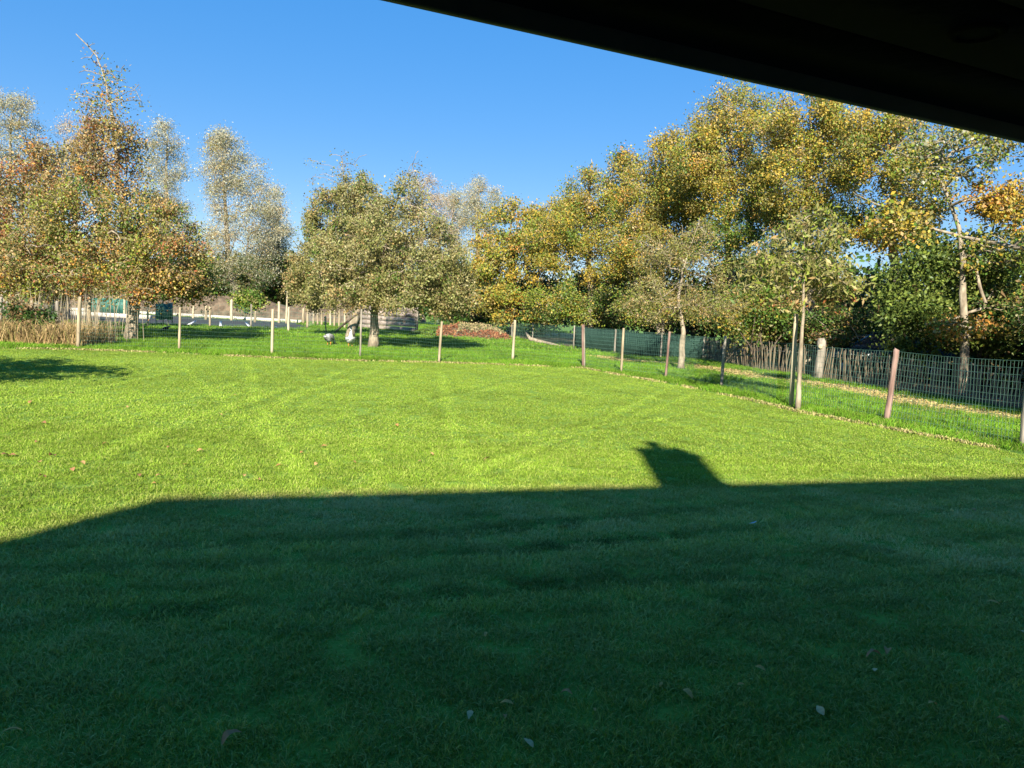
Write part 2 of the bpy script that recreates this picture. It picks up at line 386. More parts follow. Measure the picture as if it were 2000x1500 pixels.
paddock('paddock_grass', 'longer rough grass under the orchard trees beyond the fence', 14, 30, 62, lambda y: 9, blades(r0, 80, .36, .05, .15, .022, 1.2, PADG), .8)

# pale dry line of cut grass along the lawn edge
def scatter_blades(name, label, cat, pts, r, h0, h1, w, lean, cols, mat, per=1, jitter=.0):
    mb = MB(); n = len(pts)
    h = r.uniform(h0, h1, n); la = r.uniform(0, 2*pi, n); ln = r.uniform(lean*.2, lean, n)
    d = np.stack([np.cos(la), np.sin(la), np.zeros(n)], 1); fa = r.uniform(0, 2*pi, n)
    sd = np.stack([np.cos(fa), np.sin(fa), np.zeros(n)], 1)*(w*r.uniform(.6, 1.4, n)/2)[:, None]
    b = np.asarray(pts); up = np.array([0, 0, 1.])
    mid = b+up*(h*.6)[:, None]+d*(h*ln*.3)[:, None]; tip = b+up*(h*np.maximum(.05, 1-.5*ln))[:, None]+d*(h*ln)[:, None]
    V = np.stack([b-sd, b+sd, mid+sd*.8, mid-sd*.8, tip], 1).reshape(-1, 3); i = np.arange(n)*5
    c = np.array(cols)[r.integers(0, len(cols), n)]*r.uniform(.75, 1.25, (n, 1))
    mb.add(V, np.stack([i, i+1, i+2, i+3], 1), np.stack([i+3, i+2, i+4], 1), np.repeat(c, 5, 0))
    o = mb.build(name, mat); tag(o, label, cat, kind='stuff'); return o
STRAW = [(.46, .40, .16), (.50, .43, .19), (.36, .36, .10), (.28, .33, .07), (.42, .34, .16)]
def along(pl, n, r, width):
    pl = np.array([p[:2] for p in pl]); seg = np.diff(pl, axis=0); L = np.linalg.norm(seg, axis=1); cs = np.concatenate([[0], np.cumsum(L)])
    s = r.uniform(0, cs[-1], n); i = np.clip(np.searchsorted(cs, s)-1, 0, len(L)-1)
    t = (s-cs[i])/L[i]; d = seg[i]/L[i][:, None]; nn = np.stack([-d[:, 1], d[:, 0]], 1)
    q = pl[i]+seg[i]*t[:, None]+nn*r.normal(0, 1, n)[:, None]*width
    return np.stack([q[:, 0], q[:, 1], np.full(n, .004)], 1)
r = rng_(21)
p = along(EDGE, 17000, r, .04); k = fbm(p[:, 0]*1.6, p[:, 1]*1.6, 61)+r.normal(0, .05, len(p)) > .42
scatter_blades('dry_grass_edge', 'thin pale line of dry cut grass along the lawn edge', 'dry grass', p[k], r, .03, .09, .02, 1.5, STRAW, M_DRY)
p = along(SPUR, 46000, r, .48)
LIT = [(.48, .37, .15), (.52, .42, .19), (.40, .31, .12), (.32, .34, .09), (.44, .31, .13)]
scatter_blades('leaf_litter', 'band of yellow fallen leaves and straw at the foot of the paling fence', 'leaf litter', p, r, .03, .10, .05, 1.5, LIT, M_DRY)

sheet('car_park', CARPARK, 0.012, M_ASPHALT)
def strip(name, pl, w, h, mat, z0=0.0):
    mb = MB()
    for a, b in zip(pl[:-1], pl[1:]):
        a = np.array([a[0], a[1], 0]); b = np.array([b[0], b[1], 0]); d = b-a; L = np.linalg.norm(d); d /= L
        Rm = np.array([[d[0], -d[1], 0], [d[1], d[0], 0], [0, 0, 1]])
        mb.box((a+b)/2+[0, 0, z0+h/2], (L+.05, w, h), Rm)
    return mb.build(name, mat)
tag(strip('kerb', [(-34, 55.5), (-24.4, 54.6), (-14.5, 52.3)], .35, .22, M_KERB), kind='structure')
tag(strip('kerb', [(-34, 46.5), (-26.5, 46.0), (-21.5, 45.4)], .3, .25, M_KERB), kind='structure')
for q in [[(368, 634), (383, 626)], [(431, 627), (431, 640)], [(480, 629), (488, 639)], [(537, 637), (546, 644)], [(338, 634), (595, 641)]]:
    tag(strip('parking_line', [G(*a, .018) for a in q], .13, .004, M_PAINT, .016), kind='structure')

# earth bank behind the car park
def bank(name, pl, w, h, mat, seed, n=90):
    pl = np.array(pl, float); s = np.linspace(0, len(pl)-1, n); i = np.clip(s.astype(int), 0, len(pl)-2); t = (s-i)[:, None]
    c = pl[i]*(1-t)+pl[i+1]*t; d = np.gradient(c, axis=0); d /= np.linalg.norm(d, axis=1, keepdims=True); nn = np.stack([-d[:, 1], d[:, 0]], 1)
    u = np.linspace(-1, 1, 15); V = []
    for k in range(n):
        hh = h*(.65+.7*fbm(k*.22, 0, seed)); 
        for a in u:
            q = c[k]+nn[k]*a*w; z = hh*max(0, 1-a*a)**.8*(.8+.4*vnoise(k*.7, a*3, seed+5))-.03
            V.append([q[0], q[1], z])
    m = 15; Q = [[k*m+j, k*m+j+1, (k+1)*m+j+1, (k+1)*m+j] for k in range(n-1) for j in range(m-1)]
    mb = MB(); mb.add(V, [x[::-1] for x in Q]); return mb.build(name, mat, smooth=True)
tag(bank('earth_bank', [(-40, 59), (-25, 57.5), (-14, 56.5), (-9, 55)], 1.7, 1.35, M_EARTH, 77), kind='structure')

# ------------------------------------------------------------------ house behind the camera, with the covered terrace roof
def house():
    cot = 1/tan(SUN_EL); sh = np.array([sin(SHADOW_AZ), cos(SHADOW_AZ)])
    H = 7.0; eave = 3.0; pit = radians(46.8)
    gl = G(320, 975)[:2]; gr = G(2000, 932)[:2]
    u = (gr-gl)/np.linalg.norm(gr-gl); n = np.array([-u[1], u[0]])
    A = gl-sh*cot*H                                         # left end of the ridge
    L = 16.0; B = A+u*L; run = (H-eave)/tan(pit)
    root = empty('house', (*((A+B)/2), 0)); tag(root, 'brick house with steep tiled roof, chimney and dark timber terrace canopy', 'house')
    v3 = lambda p, z: np.array([p[0], p[1], z])
    mb = MB(); inset = .25
    a = A+u*inset; b = B-u*inset; w = run-.3
    c = [a+n*w, b+n*w, b-n*w, a-n*w]
    zt = H-(w)*tan(pit)-.12
    V = [v3(q, 0) for q in c]+[v3(q, zt) for q in c]+[v3(a, H-.16), v3(b, H-.16)]
    mb.add(V, [[0, 4, 5, 1], [2, 6, 7, 3], [1, 5, 6, 2], [3, 7, 4, 0]], [[5, 9, 6], [7, 8, 4]])
    mb.build('wall', M_BRICK, root)
    mb = MB()
    for s in (1, -1):
        e0 = A+n*s*run; e1 = B+n*s*run; t = .10
        V = [v3(A, H), v3(B, H), v3(e1, eave), v3(e0, eave), v3(A, H-t*1.4), v3(B, H-t*1.4), v3(e1, eave-t), v3(e0, eave-t)]
        Q = [[0, 1, 2, 3], [4, 7, 6, 5], [3, 2, 6, 7], [0, 3, 7, 4], [1, 5, 6, 2]]
        mb.add(V, Q if s < 0 else [q[::-1] for q in Q])
    mb.build('roof', M_TILE, root)
    # chimney: shadow of its left and right edges on the lawn gives the place and the width
    c0 = G(1290, 945)[:2]; c1 = G(1405, 945)[:2]
    ctr = (c0+c1)/2-sh*cot*H; wd = np.linalg.norm(c1-c0)
    Rm = np.array([[u[0], n[0], 0], [u[1], n[1], 0], [0, 0, 1]])
    mb = MB(); mb.box(v3(ctr, H+.12), (wd*.92, .5, 1.34), Rm); ch = mb.build('chimney', M_BRICK, root)
    mb = MB(); mb.box(v3(ctr, H+.79+.04), (wd*1.02, .6, .08), Rm); mb.build('chimney_cap', M_KERB, ch)
    pc = ctr-u*wd*.16
    mb = MB(); mb.tube([v3(pc, H+.86), v3(pc, H+1.1), v3(pc, H+1.2), v3(pc, H+1.22)], [.085, .075, .12, .12], 10); mb.build('chimney_pot', M_TERRA, ch)
    # patio door in the garden wall
    d0 = A+u*(L*.5)+n*(w+.03)
    mb = MB(); mb.box(v3(d0, 1.07), (2.6, .08, 2.14), Rm); dr = mb.build('patio_door', M_FASCIA, root)
    for s in (-.63, .63):
        mb = MB(); mb.box(v3(d0+u*s+n*.05, 1.07), (1.1, .03, 1.94), Rm); mb.build('glass_pane', M_GLASS, dr)
    # canopy: front edge seen in the photograph, soffit 2.2 m above the terrace
    z = 2.2
    p0 = G(740, 0, z)[:2]; p1 = G(2000, 280, z)[:2]; e = (p1-p0)/np.linalg.norm(p1-p0); m = np.array([e[1], -e[0]])   # m points to the house
    q0 = p0-e*2.0; ln = np.linalg.norm(p1-p0)+2.0+.75
    Rc = np.array([[e[0], m[0], 0], [e[1], m[1], 0], [0, 0, 1]])
    wallp = A+n*w
    mb = MB(); c = q0+e*ln/2
    dep = 5.2
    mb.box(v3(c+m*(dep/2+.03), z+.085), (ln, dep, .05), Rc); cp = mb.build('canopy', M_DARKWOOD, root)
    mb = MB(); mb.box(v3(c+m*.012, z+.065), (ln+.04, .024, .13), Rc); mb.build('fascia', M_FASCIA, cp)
    # board width from the joint seen at (2000,187)/(1700,112)
    j = G(1850, 150, z)[:2]; bw = abs((j-p0)@m); bw = max(.2, bw-.03)
    me = None; k = 0
    y = .032
    while y+bw < dep:
        mb = MB(); ww = bw-.008
        cc = c+m*(y+bw/2)
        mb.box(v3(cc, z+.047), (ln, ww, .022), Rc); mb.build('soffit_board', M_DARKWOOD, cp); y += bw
    lp = G(1905, 95, z)
    th = np.arange(24)/24*2*pi
    mb = MB(); ro, ri = .058, .040
    ring = lambda rr, zz: np.stack([lp[0]+rr*np.cos(th), lp[1]+rr*np.sin(th), np.full(24, zz)], 1)
    i = np.arange(24); jn = (i+1) % 24
    mb.add(np.concatenate([ring(ro, z+.034), ring(ro*.97, z+.027), ring(ri, z+.026), ring(ri*.95, z+.034)]),
           np.concatenate([np.stack([a*24+i, a*24+jn, (a+1)*24+jn, (a+1)*24+i], 1) for a in range(3)]))
    dl = mb.build('downlight', M_DARKWOOD, cp)
    mb = MB(); mb.add(np.concatenate([ring(ri*.95, z+.031), [[lp[0], lp[1], z+.028]]]), None, np.stack([i, jn, np.full(24, 24)], 1)); mb.build('lamp_glass', M_LAMP, cp)
house()

# ------------------------------------------------------------------ trees
def grow(seed, trunk, lobes, first=0.35, arch=.12, step=.35, wander=.10):
    """trunk: polyline (world); lobes: (centre, radii, n). Returns nodes, parent, lobe id, trunk count"""
    r = rng_(seed); trunk = np.asarray(trunk, float)
    seg = np.linalg.norm(np.diff(trunk, axis=0), axis=1); cs = np.concatenate([[0], np.cumsum(seg)])
    m = max(4, int(cs[-1]/.25)); s = np.linspace(0, cs[-1], m)
    tr = np.stack([np.interp(s, cs, trunk[:, k]) for k in range(3)], 1)
    cap = m+sum(l[2] for l in lobes)*14+10
    X = np.zeros((cap, 3)); par = np.full(cap, -1); lob = np.full(cap, -1)
    X[:m] = tr; par[1:m] = np.arange(m-1); n = m; n0 = int(m*first)
    T = []; LI = []
    for li, l in enumerate(lobes):
        c, rad, k = l[0], l[1], l[2]
        d = r.normal(size=(k, 3)); d /= np.linalg.norm(d, axis=1, keepdims=True)
        T.append(np.asarray(c)+d*np.asarray(rad)*(r.uniform(.03, 1, k)**(1/2.4))[:, None]); LI += [li]*k
    T = np.concatenate(T); LI = np.array(LI); T[:, 2] = np.maximum(T[:, 2], .55)
    dm = np.min(np.linalg.norm(T[:, None, :]-tr[None, n0:, :], axis=2), axis=1); o = np.argsort(dm)
    tips = []
    for i in o:
        t = T[i]; dv = t-X[n0:n]; d = np.linalg.norm(dv, axis=1)
        cost = d+.5*np.maximum(0, -dv[:, 2])*(arch > 0)+.15*np.arange(n-n0)/(n-n0)
        j = n0+int(np.argmin(cost)); dist = np.linalg.norm(t-X[j])
        k = int(np.clip(dist/step, 2, 12)); a = X[j]
        ctrl = (a+t)/2+np.array([0, 0, arch*dist])+r.normal(0, wander*dist*.5, 3)
        pj = j
        for q in range(1, k+1):
            w = q/k; x = (1-w)**2*a+2*w*(1-w)*ctrl+w*w*t
            if q < k: x = x+r.normal(0, wander*.25*dist/k, 3)
            X[n] = x; par[n] = pj; lob[n] = LI[i]; pj = n; n += 1
        tips.append(pj)
    return X[:n], par[:n], lob[:n], m, r
def radii_of(par, base_r, tip_r):
    n = len(par); w = np.zeros(n); hc = np.zeros(n, bool); hc[par[par >= 0]] = True; w[~hc] = 1
    for i in range(n-1, 0, -1): w[par[i]] += w[i]
    e = math.log(base_r/tip_r)/math.log(max(w[0], 2)); return tip_r*w**e, w
def limbs_mesh(X, par, rad, m, sides_big=6):
    i = np.arange(m, len(par)); a = X[par[i]]; b = X[i]; ra = np.minimum(rad[par[i]], rad[i]*1.35); rb = rad[i]
    mb = MB()
    for big in (True, False):
        k = (rb > .02) == big
        if not k.any(): continue
        S_ = 5 if big else 3
        A, B, RA, RB = a[k], b[k], ra[k], rb[k]
        d = B-A; d /= np.linalg.norm(d, axis=1, keepdims=True)+1e-9
        ref = np.where(np.abs(d[:, 2:3]) < .9, [[0, 0, 1.]], [[1., 0, 0]]); x = np.cross(d, ref); x /= np.linalg.norm(x, axis=1, keepdims=True); y = np.cross(d, x)
        th = np.arange(S_)/S_*2*pi; off = np.cos(th)[None, :, None]*x[:, None]+np.sin(th)[None, :, None]*y[:, None]
        V = np.concatenate([A[:, None]+off*RA[:, None, None], B[:, None]+off*RB[:, None, None]], 1).reshape(-1, 3)
        base = np.arange(len(A))[:, None]*2*S_; j = np.arange(S_)[None]; jn = (j+1) % S_
        Q = np.stack([base+j, base+jn, base+S_+jn, base+S_+j], 2).reshape(-1, 4); mb.add(V, Q)
    return mb
def leaf_quads(r, C, L, Wd, col, droop=0., flat=.5):
    n = len(C)
    a = r.normal(size=(n, 3)); a[:, 2] -= droop; a /= np.linalg.norm(a, axis=1, keepdims=True)
    nn = r.normal(size=(n, 3)); nn[:, 2] += flat*1.2; nn[:, 1] -= flat*.6
    b = np.cross(nn, a); b /= np.linalg.norm(b, axis=1, keepdims=True)+1e-9
    s = r.uniform(.45, 1.4, n); l = (L*s/2)[:, None]; w = (Wd*s/2)[:, None]
    up = np.cross(a, b)
    V = np.stack([C-a*l, C+b*w+a*l*.1+up*w*.25, C+a*l, C-b*w+a*l*.1+up*w*.25], 1).reshape(-1, 3)
    i = np.arange(n)*4; mb = MB(); mb.add(V, np.stack([i, i+1, i+2, i+3], 1), None, np.repeat(col, 4, 0)); return mb
def palette_cols(r, n, clump, pal, jit=.22):
    """pal: [(rgb, weight)]; leaves of one twig share a colour mostly"""
    w = np.array([p[1] for p in pal], float); w /= w.sum(); cols = np.array([p[0] for p in pal])
    nc = int(clump.max())+1; pick = r.choice(len(pal), nc, p=w)
    ci = pick[clump]; sw = r.uniform(0, 1, n) < .3; ci = np.where(sw, r.choice(len(pal), n, p=w), ci)
    return 1.36*cols[ci]*r.uniform(1-jit, 1+jit, (n, 1))*r.uniform(.93, 1.07, (n, 3))
def trunk_mesh(trunk, rad, seed, sides=10, taper=.8):
    trunk = np.asarray(trunk, float)
    seg = np.linalg.norm(np.diff(trunk, axis=0), axis=1); cs = np.concatenate([[0], np.cumsum(seg)]); m = max(5, int(cs[-1]/.22)); s = np.linspace(0, cs[-1], m)
    pts = np.stack([np.interp(s, cs, trunk[:, k]) for k in range(3)], 1); r = rng_(seed)
    pts[1:, :2] += r.normal(0, rad*.10, (m-1, 2)); pts[0, 2] -= .05
    t = s/cs[-1]; rr = rad*(.07+.93*(1-t)**taper)*(1+.22*np.exp(-s/.15))*r.uniform(.93, 1.07, m)
    mb = MB(); mb.tube(pts, rr, sides); return mb
def tree(name, label, seed, trunk, trunk_r, lobes, pal, nleaf, L, Wd, bark=None, group=None, spread=.22, droop=0., flat=.5, arch=.12,
         first=.35, leafmat_=None, tip=.006, cat='tree', step=.35, wander=.1, leafy=None, lobepal=None, twigw=2.5, taper=.8):
    trunk = [np.asarray(p, float) for p in trunk]
    root = empty(name, (trunk[0][0], trunk[0][1], 0)); tag(root, label, cat, group)
    X, par, lob, m, r = grow(seed, trunk, lobes, first, arch, step, wander)
    rad, w = radii_of(par, trunk_r*.7, tip)
    bark = bark or M_BARK
    tm = trunk_mesh(trunk, trunk_r, seed, taper=taper); lm = limbs_mesh(X, par, rad, m)
    nb = tm.n; tm.v += lm.v; tm.q += [q+nb for q in lm.q]; tm.n += lm.n
    tm.build('trunk', bark, root, smooth=True)
    tw = np.where((w <= twigw) & (np.arange(len(w)) >= m))[0]
    dens = np.array([1. if leafy is None else leafy[i] for i in range(len(lobes))])
    wt = dens[lob[tw]]*r.uniform(.2, 1.8, len(tw)); wt /= wt.sum()
    pick = r.choice(len(tw), nleaf, p=wt); nd = tw[pick]
    f = r.uniform(0, 1, (nleaf, 1)); C = X[nd]*f+X[par[nd]]*(1-f)
    off = r.normal(0, spread, (nleaf, 3)); off[:, 2] = off[:, 2]*.8-np.abs(r.normal(0, spread, nleaf))*droop*2.2
    C = C+off; C[:, 2] = np.maximum(C[:, 2], .25)
    col = palette_cols(r, nleaf, pick, pal)
    if lobepal:
        for li, pl in lobepal.items():
            k = lob[nd] == li
            if k.any(): col[k] = palette_cols(r, k.sum(), pick[k], pl)
    leaf_quads(r, C, L, Wd, col, droop, flat).build('crown', leafmat_ or M_LEAF, root)
    return root
def LB(px, py, depth, rx, ry, rd, n):
    """crown lobe from the photograph: centre pixel, distance, radii in pixels, depth radius in metres"""
    k = depth/F_PX; return (P(px, py, depth), (rx*k, rd, ry*k), n)

OLIVE = (.155, .145, .045); GREEN = (.07, .125, .018); DGREEN = (.030, .065, .012); YEL = (.36, .25, .030); GOLD = (.30, .215, .033)
ORANGE = (.38, .175, .035); TAN = (.30, .21, .085); RUST = (.24, .085, .032); YGREEN = (.17, .20, .026); BROWN = (.15, .095, .04)
SILV = (.34, .315, .22); SILVG = (.25, .245, .16); PINKG = (.29, .215, .175)
def base(x, y): return G(x, y)

# left orchard tree (rust and olive, pointed top)
d = 25.1; b = base(257, 665)
tree('pear_tree', 'big old pear tree with rust and olive leaves and a bare pointed top', 101,
     [b, P(258, 620, d), P(262, 575, d), P(250, 480, d), P(232, 350, d), P(215, 200, d), P(196, 118, d), P(150, 66, d)], .21,
     [LB(215, 300, d, 75, 90, 1.1, 90), LB(215, 420, d, 150, 90, 2.3, 190), LB(120, 490, d, 110, 80, 2.2, 150), LB(320, 490, d, 90, 85, 2.2, 150),
      LB(235, 545, d-.8, 150, 45, 1.8, 120), LB(60, 540, d-.6, 75, 50, 1.6, 70), LB(375, 540, d, 38, 50, 1.2, 40), LB(210, 200, d, 75, 80, .9, 90), LB(190, 120, d, 45, 45, .5, 22)],
     [(OLIVE, 6), (YGREEN, 3), (TAN, 4), (ORANGE, .8), (RUST, .9), (GREEN, 2), (GOLD, 1), (BROWN, 1.5)], 86000, .078, .047, M_BARKP,
     spread=.16, droop=.55, arch=.22, first=.28, leafy=[.9, 1, 1, 1, 1, 1, 1, .10, .02],
     lobepal={0: [(TAN, 4), (ORANGE, .5), (RUST, .7), (OLIVE, 4), (BROWN, 2)]}, tip=.011, taper=1.5)
d = 27.5; b = P(30, 668, d); b[2] = 0
tree('pear_tree', 'tan and olive pear tree behind the tall dry grass', 102, [b, P(34, 560, d), P(40, 430, d), P(45, 330, d)], .2,
     [LB(40, 400, d, 110, 100, 2.0, 130), LB(10, 500, d, 110, 80, 1.8, 110), LB(90, 330, d, 60, 70, 1.2, 60), LB(-60, 450, d, 90, 120, 1.8, 60)],
     [(OLIVE, 4), (TAN, 5), (YGREEN, 1.5), (RUST, 1.5), (BROWN, 2), (ORANGE, .6)], 36000, .088, .054, M_BARKP, spread=.2, droop=.4, arch=.2, tip=.007)

# two middle orchard trees
d = 26.8; b = base(728, 682)
tree('apple_tree', 'broad olive green apple tree with a dark leaning trunk near the geese', 103,
     [b, P(731, 640, d), P(734, 600, d), P(745, 520, d), P(760, 430, d), P(795, 345, d)], .18,
     [LB(770, 480, d, 130, 95, 2.4, 210), LB(850, 530, d, 80, 70, 2.0, 120), LB(700, 500, d, 110, 85, 2.0, 150), LB(800, 385, d, 40, 55, .9, 40),
      LB(740, 570, d-.5, 150, 38, 1.8, 130), LB(880, 575, d, 50, 38, 1.2, 50), LB(810, 330, d, 30, 40, .5, 14)],
     [(OLIVE, 6), ((.20, .205, .065), 4), (GREEN, 1.2), ((.25, .22, .10), 5), (TAN, 1.4)], 88000, .075, .045, M_BARKP, tip=.010, spread=.14, droop=.5, arch=.22, first=.3,
     leafy=[1, 1, 1, .5, 1, 1, .06], taper=1.3)
d = 33.5; b = base(680, 655); b = P(682, 661, d); b[2] = 0
tree('apple_tree', 'olive apple tree with thin bare top twigs behind the geese', 104,
     [b, P(690, 630, d), P(700, 600, d), P(690, 520, d), P(680, 420, d), P(668, 310, d)], .19,
     [LB(670, 430, d, 85, 75, 2.0, 150), LB(625, 510, d, 60, 80, 2.0, 110), LB(700, 380, d, 50, 45, 1.2, 60), LB(600, 560, d, 38, 45, 1.5, 60), LB(668, 330, d, 75, 50, 1.0, 36), LB(720, 480, d, 60, 80, 1.5, 60)],
     [(OLIVE, 6), ((.17, .18, .05), 2.5), (GREEN, 1.2), ((.22, .195, .08), 4), (TAN, 1.6)], 56000, .086, .053, M_BARKP, tip=.010, spread=.15, droop=.45, arch=.2, first=.3, leafy=[1, 1, .8, 1, .06, 1], taper=1.3)

# small apple tree beside the right fence
d = 23.3; b = base(1330, 725)
tree('apple_tree', 'small sparse grey green apple tree with a pale trunk by the right fence', 105,
     [b, P(1331, 690, d), P(1334, 650, d), P(1325, 590, d), P(1335, 520, d), P(1368, 425, d)], .11,
     [LB(1335, 540, d, 95, 75, 1.5, 130), LB(1275, 590, d, 65, 40, 1.2, 60), LB(1400, 590, d, 60, 45, 1.2, 60), LB(1280, 490, d, 55, 45, 1.0, 50), LB(1370, 460, d, 50, 40, .9, 30)],
     [((.17, .155, .06), 5), (OLIVE, 4), (TAN, 2), (YGREEN, 1.5), (BROWN, 1)], 15000, .06, .035, M_BARKP, spread=.11, droop=.3, arch=.15, first=.3, tip=.007, leafy=[1, 1, 1, 1, .4], taper=1.5)

# staked young tree
d = 14.35; b = base(1558, 801)
tree('young_tree', 'slender young tree with a pale straight trunk tied beside a stake', 106,
     [b, P(1561, 740, d), P(1564, 680, d), P(1569, 620, d), P(1568, 588, d), P(1572, 520, d), P(1570, 430, d)], .046,
     [LB(1560, 500, d, 100, 75, .95, 110), LB(1495, 545, d, 65, 40, .7, 50), LB(1635, 545, d, 55, 40, .7, 44), LB(1590, 440, d, 60, 40, .7, 34), LB(1520, 588, d, 45, 8, .4, 9), LB(1625, 580, d, 50, 10, .4, 9)],
     [(OLIVE, 4), (YGREEN, 3), ((.22, .20, .07), 5), (GREEN, .8), (TAN, 1)], 5400, .115, .038, M_BARKP, spread=.10, droop=.4, arch=.16, first=.72, tip=.004,
     lobepal={4: [(RUST, 1), (TAN, 3), (OLIVE, 1)], 5: [(RUST, 1), (TAN, 2), (OLIVE, 2)]}, step=.2)
d = 14.7
mb = MB(); mb.tube([P(1545, 797, 14.72)-[0, 0, .1], P(1550, 700, d), P(1555, 613, d)], [.044, .042, .040], 9)
tag(mb.build('tree_stake', M_STAKE, smooth=True), 'tall round wooden stake beside the slender young tree', 'stake')

# beech belt along the right
BEECH = [(GOLD, 4.4), (YEL, 1.9), ((.22, .18, .035), 4.5), (OLIVE, 4), (YGREEN, 5), (ORANGE, .5), (GREEN, 2.5), (TAN, 1)]
BEECHG = [(GREEN, 5), (YGREEN, 4), (OLIVE, 4), (GOLD, 2.2), (DGREEN, 2)]
BEECHD = [(GREEN, 3), (DGREEN, 4), (BROWN, 2), (OLIVE, 3), (GOLD, 1)]
g = 'autumn beech trees along the paling fence'
def beech(label, seed, px, d, top, lobes, n, pal=BEECH, tr=.2, lobepal=None, L=.095, bark=None, first=.22, trunkpts=None, leafy=None, spread=.26, twigw=2.5):
    b = P(px, 650, d); b[2] = 0
    t = [b]+([P(*q) for q in trunkpts] if trunkpts else [P(px+4, 560, d), P(px-4, 450, d), P(px, (top+450)/2, d), P(px+6, top, d)])
    return tree('beech_tree', label, seed, t, tr, lobes, pal, n, L, L*.66, bark or M_BARKP, g, spread=spread*.78, flat=.8, arch=.08, first=first, lobepal=lobepal, tip=.011, step=.45, leafy=leafy, twigw=twigw)
beech('golden beech tree above the compost heap', 201, 1000, 47, 400,
      [LB(1000, 470, 47, 85, 75, 2.6, 130), LB(950, 550, 46, 60, 60, 2.0, 90), LB(1050, 480, 46.5, 75, 80, 2.4, 110), LB(1000, 600, 45, 70, 38, 1.5, 50), LB(1085, 430, 46, 50, 45, 1.6, 50)], 46000, L=.13, spread=.34)
beech('golden and green beech tree behind the start of the green netting', 202, 1150, 40, 310,
      [LB(1160, 410, 40, 75, 85, 2.4, 130), LB(1095, 470, 39, 75, 70, 2.4, 100), LB(1200, 500, 39, 85, 80, 2.2, 120), LB(1085, 590, 38, 60, 38, 1.6, 60), LB(1180, 600, 37.5, 80, 38, 1.5, 70), LB(1225, 350, 39, 50, 55, 1.6, 60)], 78000,
      lobepal={3: BEECHG, 4: BEECHG}, L=.094, spread=.32)
beech('golden beech tree behind the small apple tree', 203, 1290, 34, 300,
      [LB(1280, 390, 34, 75, 75, 2.0, 120), LB(1260, 490, 33, 85, 70, 2.0, 110), LB(1340, 420, 33.5, 80, 90, 2.0, 120), LB(1270, 600, 32, 85, 40, 1.4, 60), LB(1310, 310, 33, 45, 60, 1.4, 60)], 74000, lobepal={3: BEECHG}, L=.084, spread=.3)
beech('tall gold and olive beech with an open leafy top touching the sky', 204, 1425, 31, 190,
      [LB(1430, 270, 31, 85, 85, 2.2, 130), LB(1370, 340, 30.5, 75, 85, 2.0, 110), LB(1470, 360, 30, 90, 90, 2.0, 130), LB(1430, 470, 29.5, 90, 70, 1.8, 90), LB(1420, 600, 29, 90, 45, 1.2, 60), LB(1440, 190, 31, 60, 40, 1.0, 22)], 90000,
      lobepal={3: BEECHG, 4: BEECHD}, L=.078, spread=.28, leafy=[1, 1, 1, 1, 1, .5])
beech('gold topped beech behind the staked young tree', 205, 1580, 27, 180,
      [LB(1570, 260, 27, 95, 85, 2.0, 130), LB(1540, 370, 26.5, 90, 80, 2.0, 110), LB(1640, 300, 27, 75, 80, 2.0, 90), LB(1600, 420, 26.5, 90, 60, 1.6, 90), LB(1540, 520, 27, 90, 60, 1.5, 70), LB(1560, 630, 26.5, 110, 40, 1.2, 70)], 90000,
      lobepal={3: BEECHG, 4: BEECHD, 5: BEECHD}, L=.075, spread=.26)
beech('beech with a yellow low bough left of the glossy evergreen', 206, 1745, 24, 230,
      [LB(1720, 310, 24, 90, 75, 1.8, 110), LB(1780, 390, 24, 80, 70, 1.6, 90), LB(1740, 465, 23, 65, 38, 1.2, 60), LB(1650, 640, 25, 90, 40, 1.2, 60), LB(1740, 240, 24, 90, 50, 1.4, 60)], 40000,
      lobepal={2: [(YEL, 4), (GOLD, 4), (ORANGE, 1), (YGREEN, 2)], 3: BEECHD}, L=.078, spread=.24, leafy=[.8, .8, 1, .8, .7])
beech('tall pale trunked beech forking high above the mesh fence', 207, 1890, 19.6, 200,
      [LB(1840, 320, 19.6, 100, 70, 1.8, 80), LB(1900, 270, 19.6, 110, 60, 1.8, 80), LB(1955, 395, 19, 65, 38, 1.0, 50), LB(1960, 500, 19.6, 90, 50, 1.4, 60), LB(1870, 640, 19.2, 60, 26, 1.0, 30), LB(1950, 620, 20, 80, 60, 1.4, 60), LB(1985, 250, 19.6, 80, 60, 1.5, 50)], 24000,
      lobepal={2: [(ORANGE, 2), (GOLD, 4), (YEL, 2), (TAN, 1)], 3: BEECHG, 4: [(ORANGE, 2), (TAN, 2), (GOLD, 2), (GREEN, 2)], 5: BEECHD}, pal=[(OLIVE, 4), (YGREEN, 3), (SILVG, 2), (GREEN, 2), (GOLD, 1)],
      tr=.12, L=.085, spread=.2, trunkpts=[(1886, 690, 19.6), (1880, 600, 19.6), (1880, 500, 19.6), (1872, 440, 19.6), (1845, 370, 19.6), (1810, 310, 19.6)], first=.5, leafy=[.55, .55, 1.5, 1, .8, 1, .6])
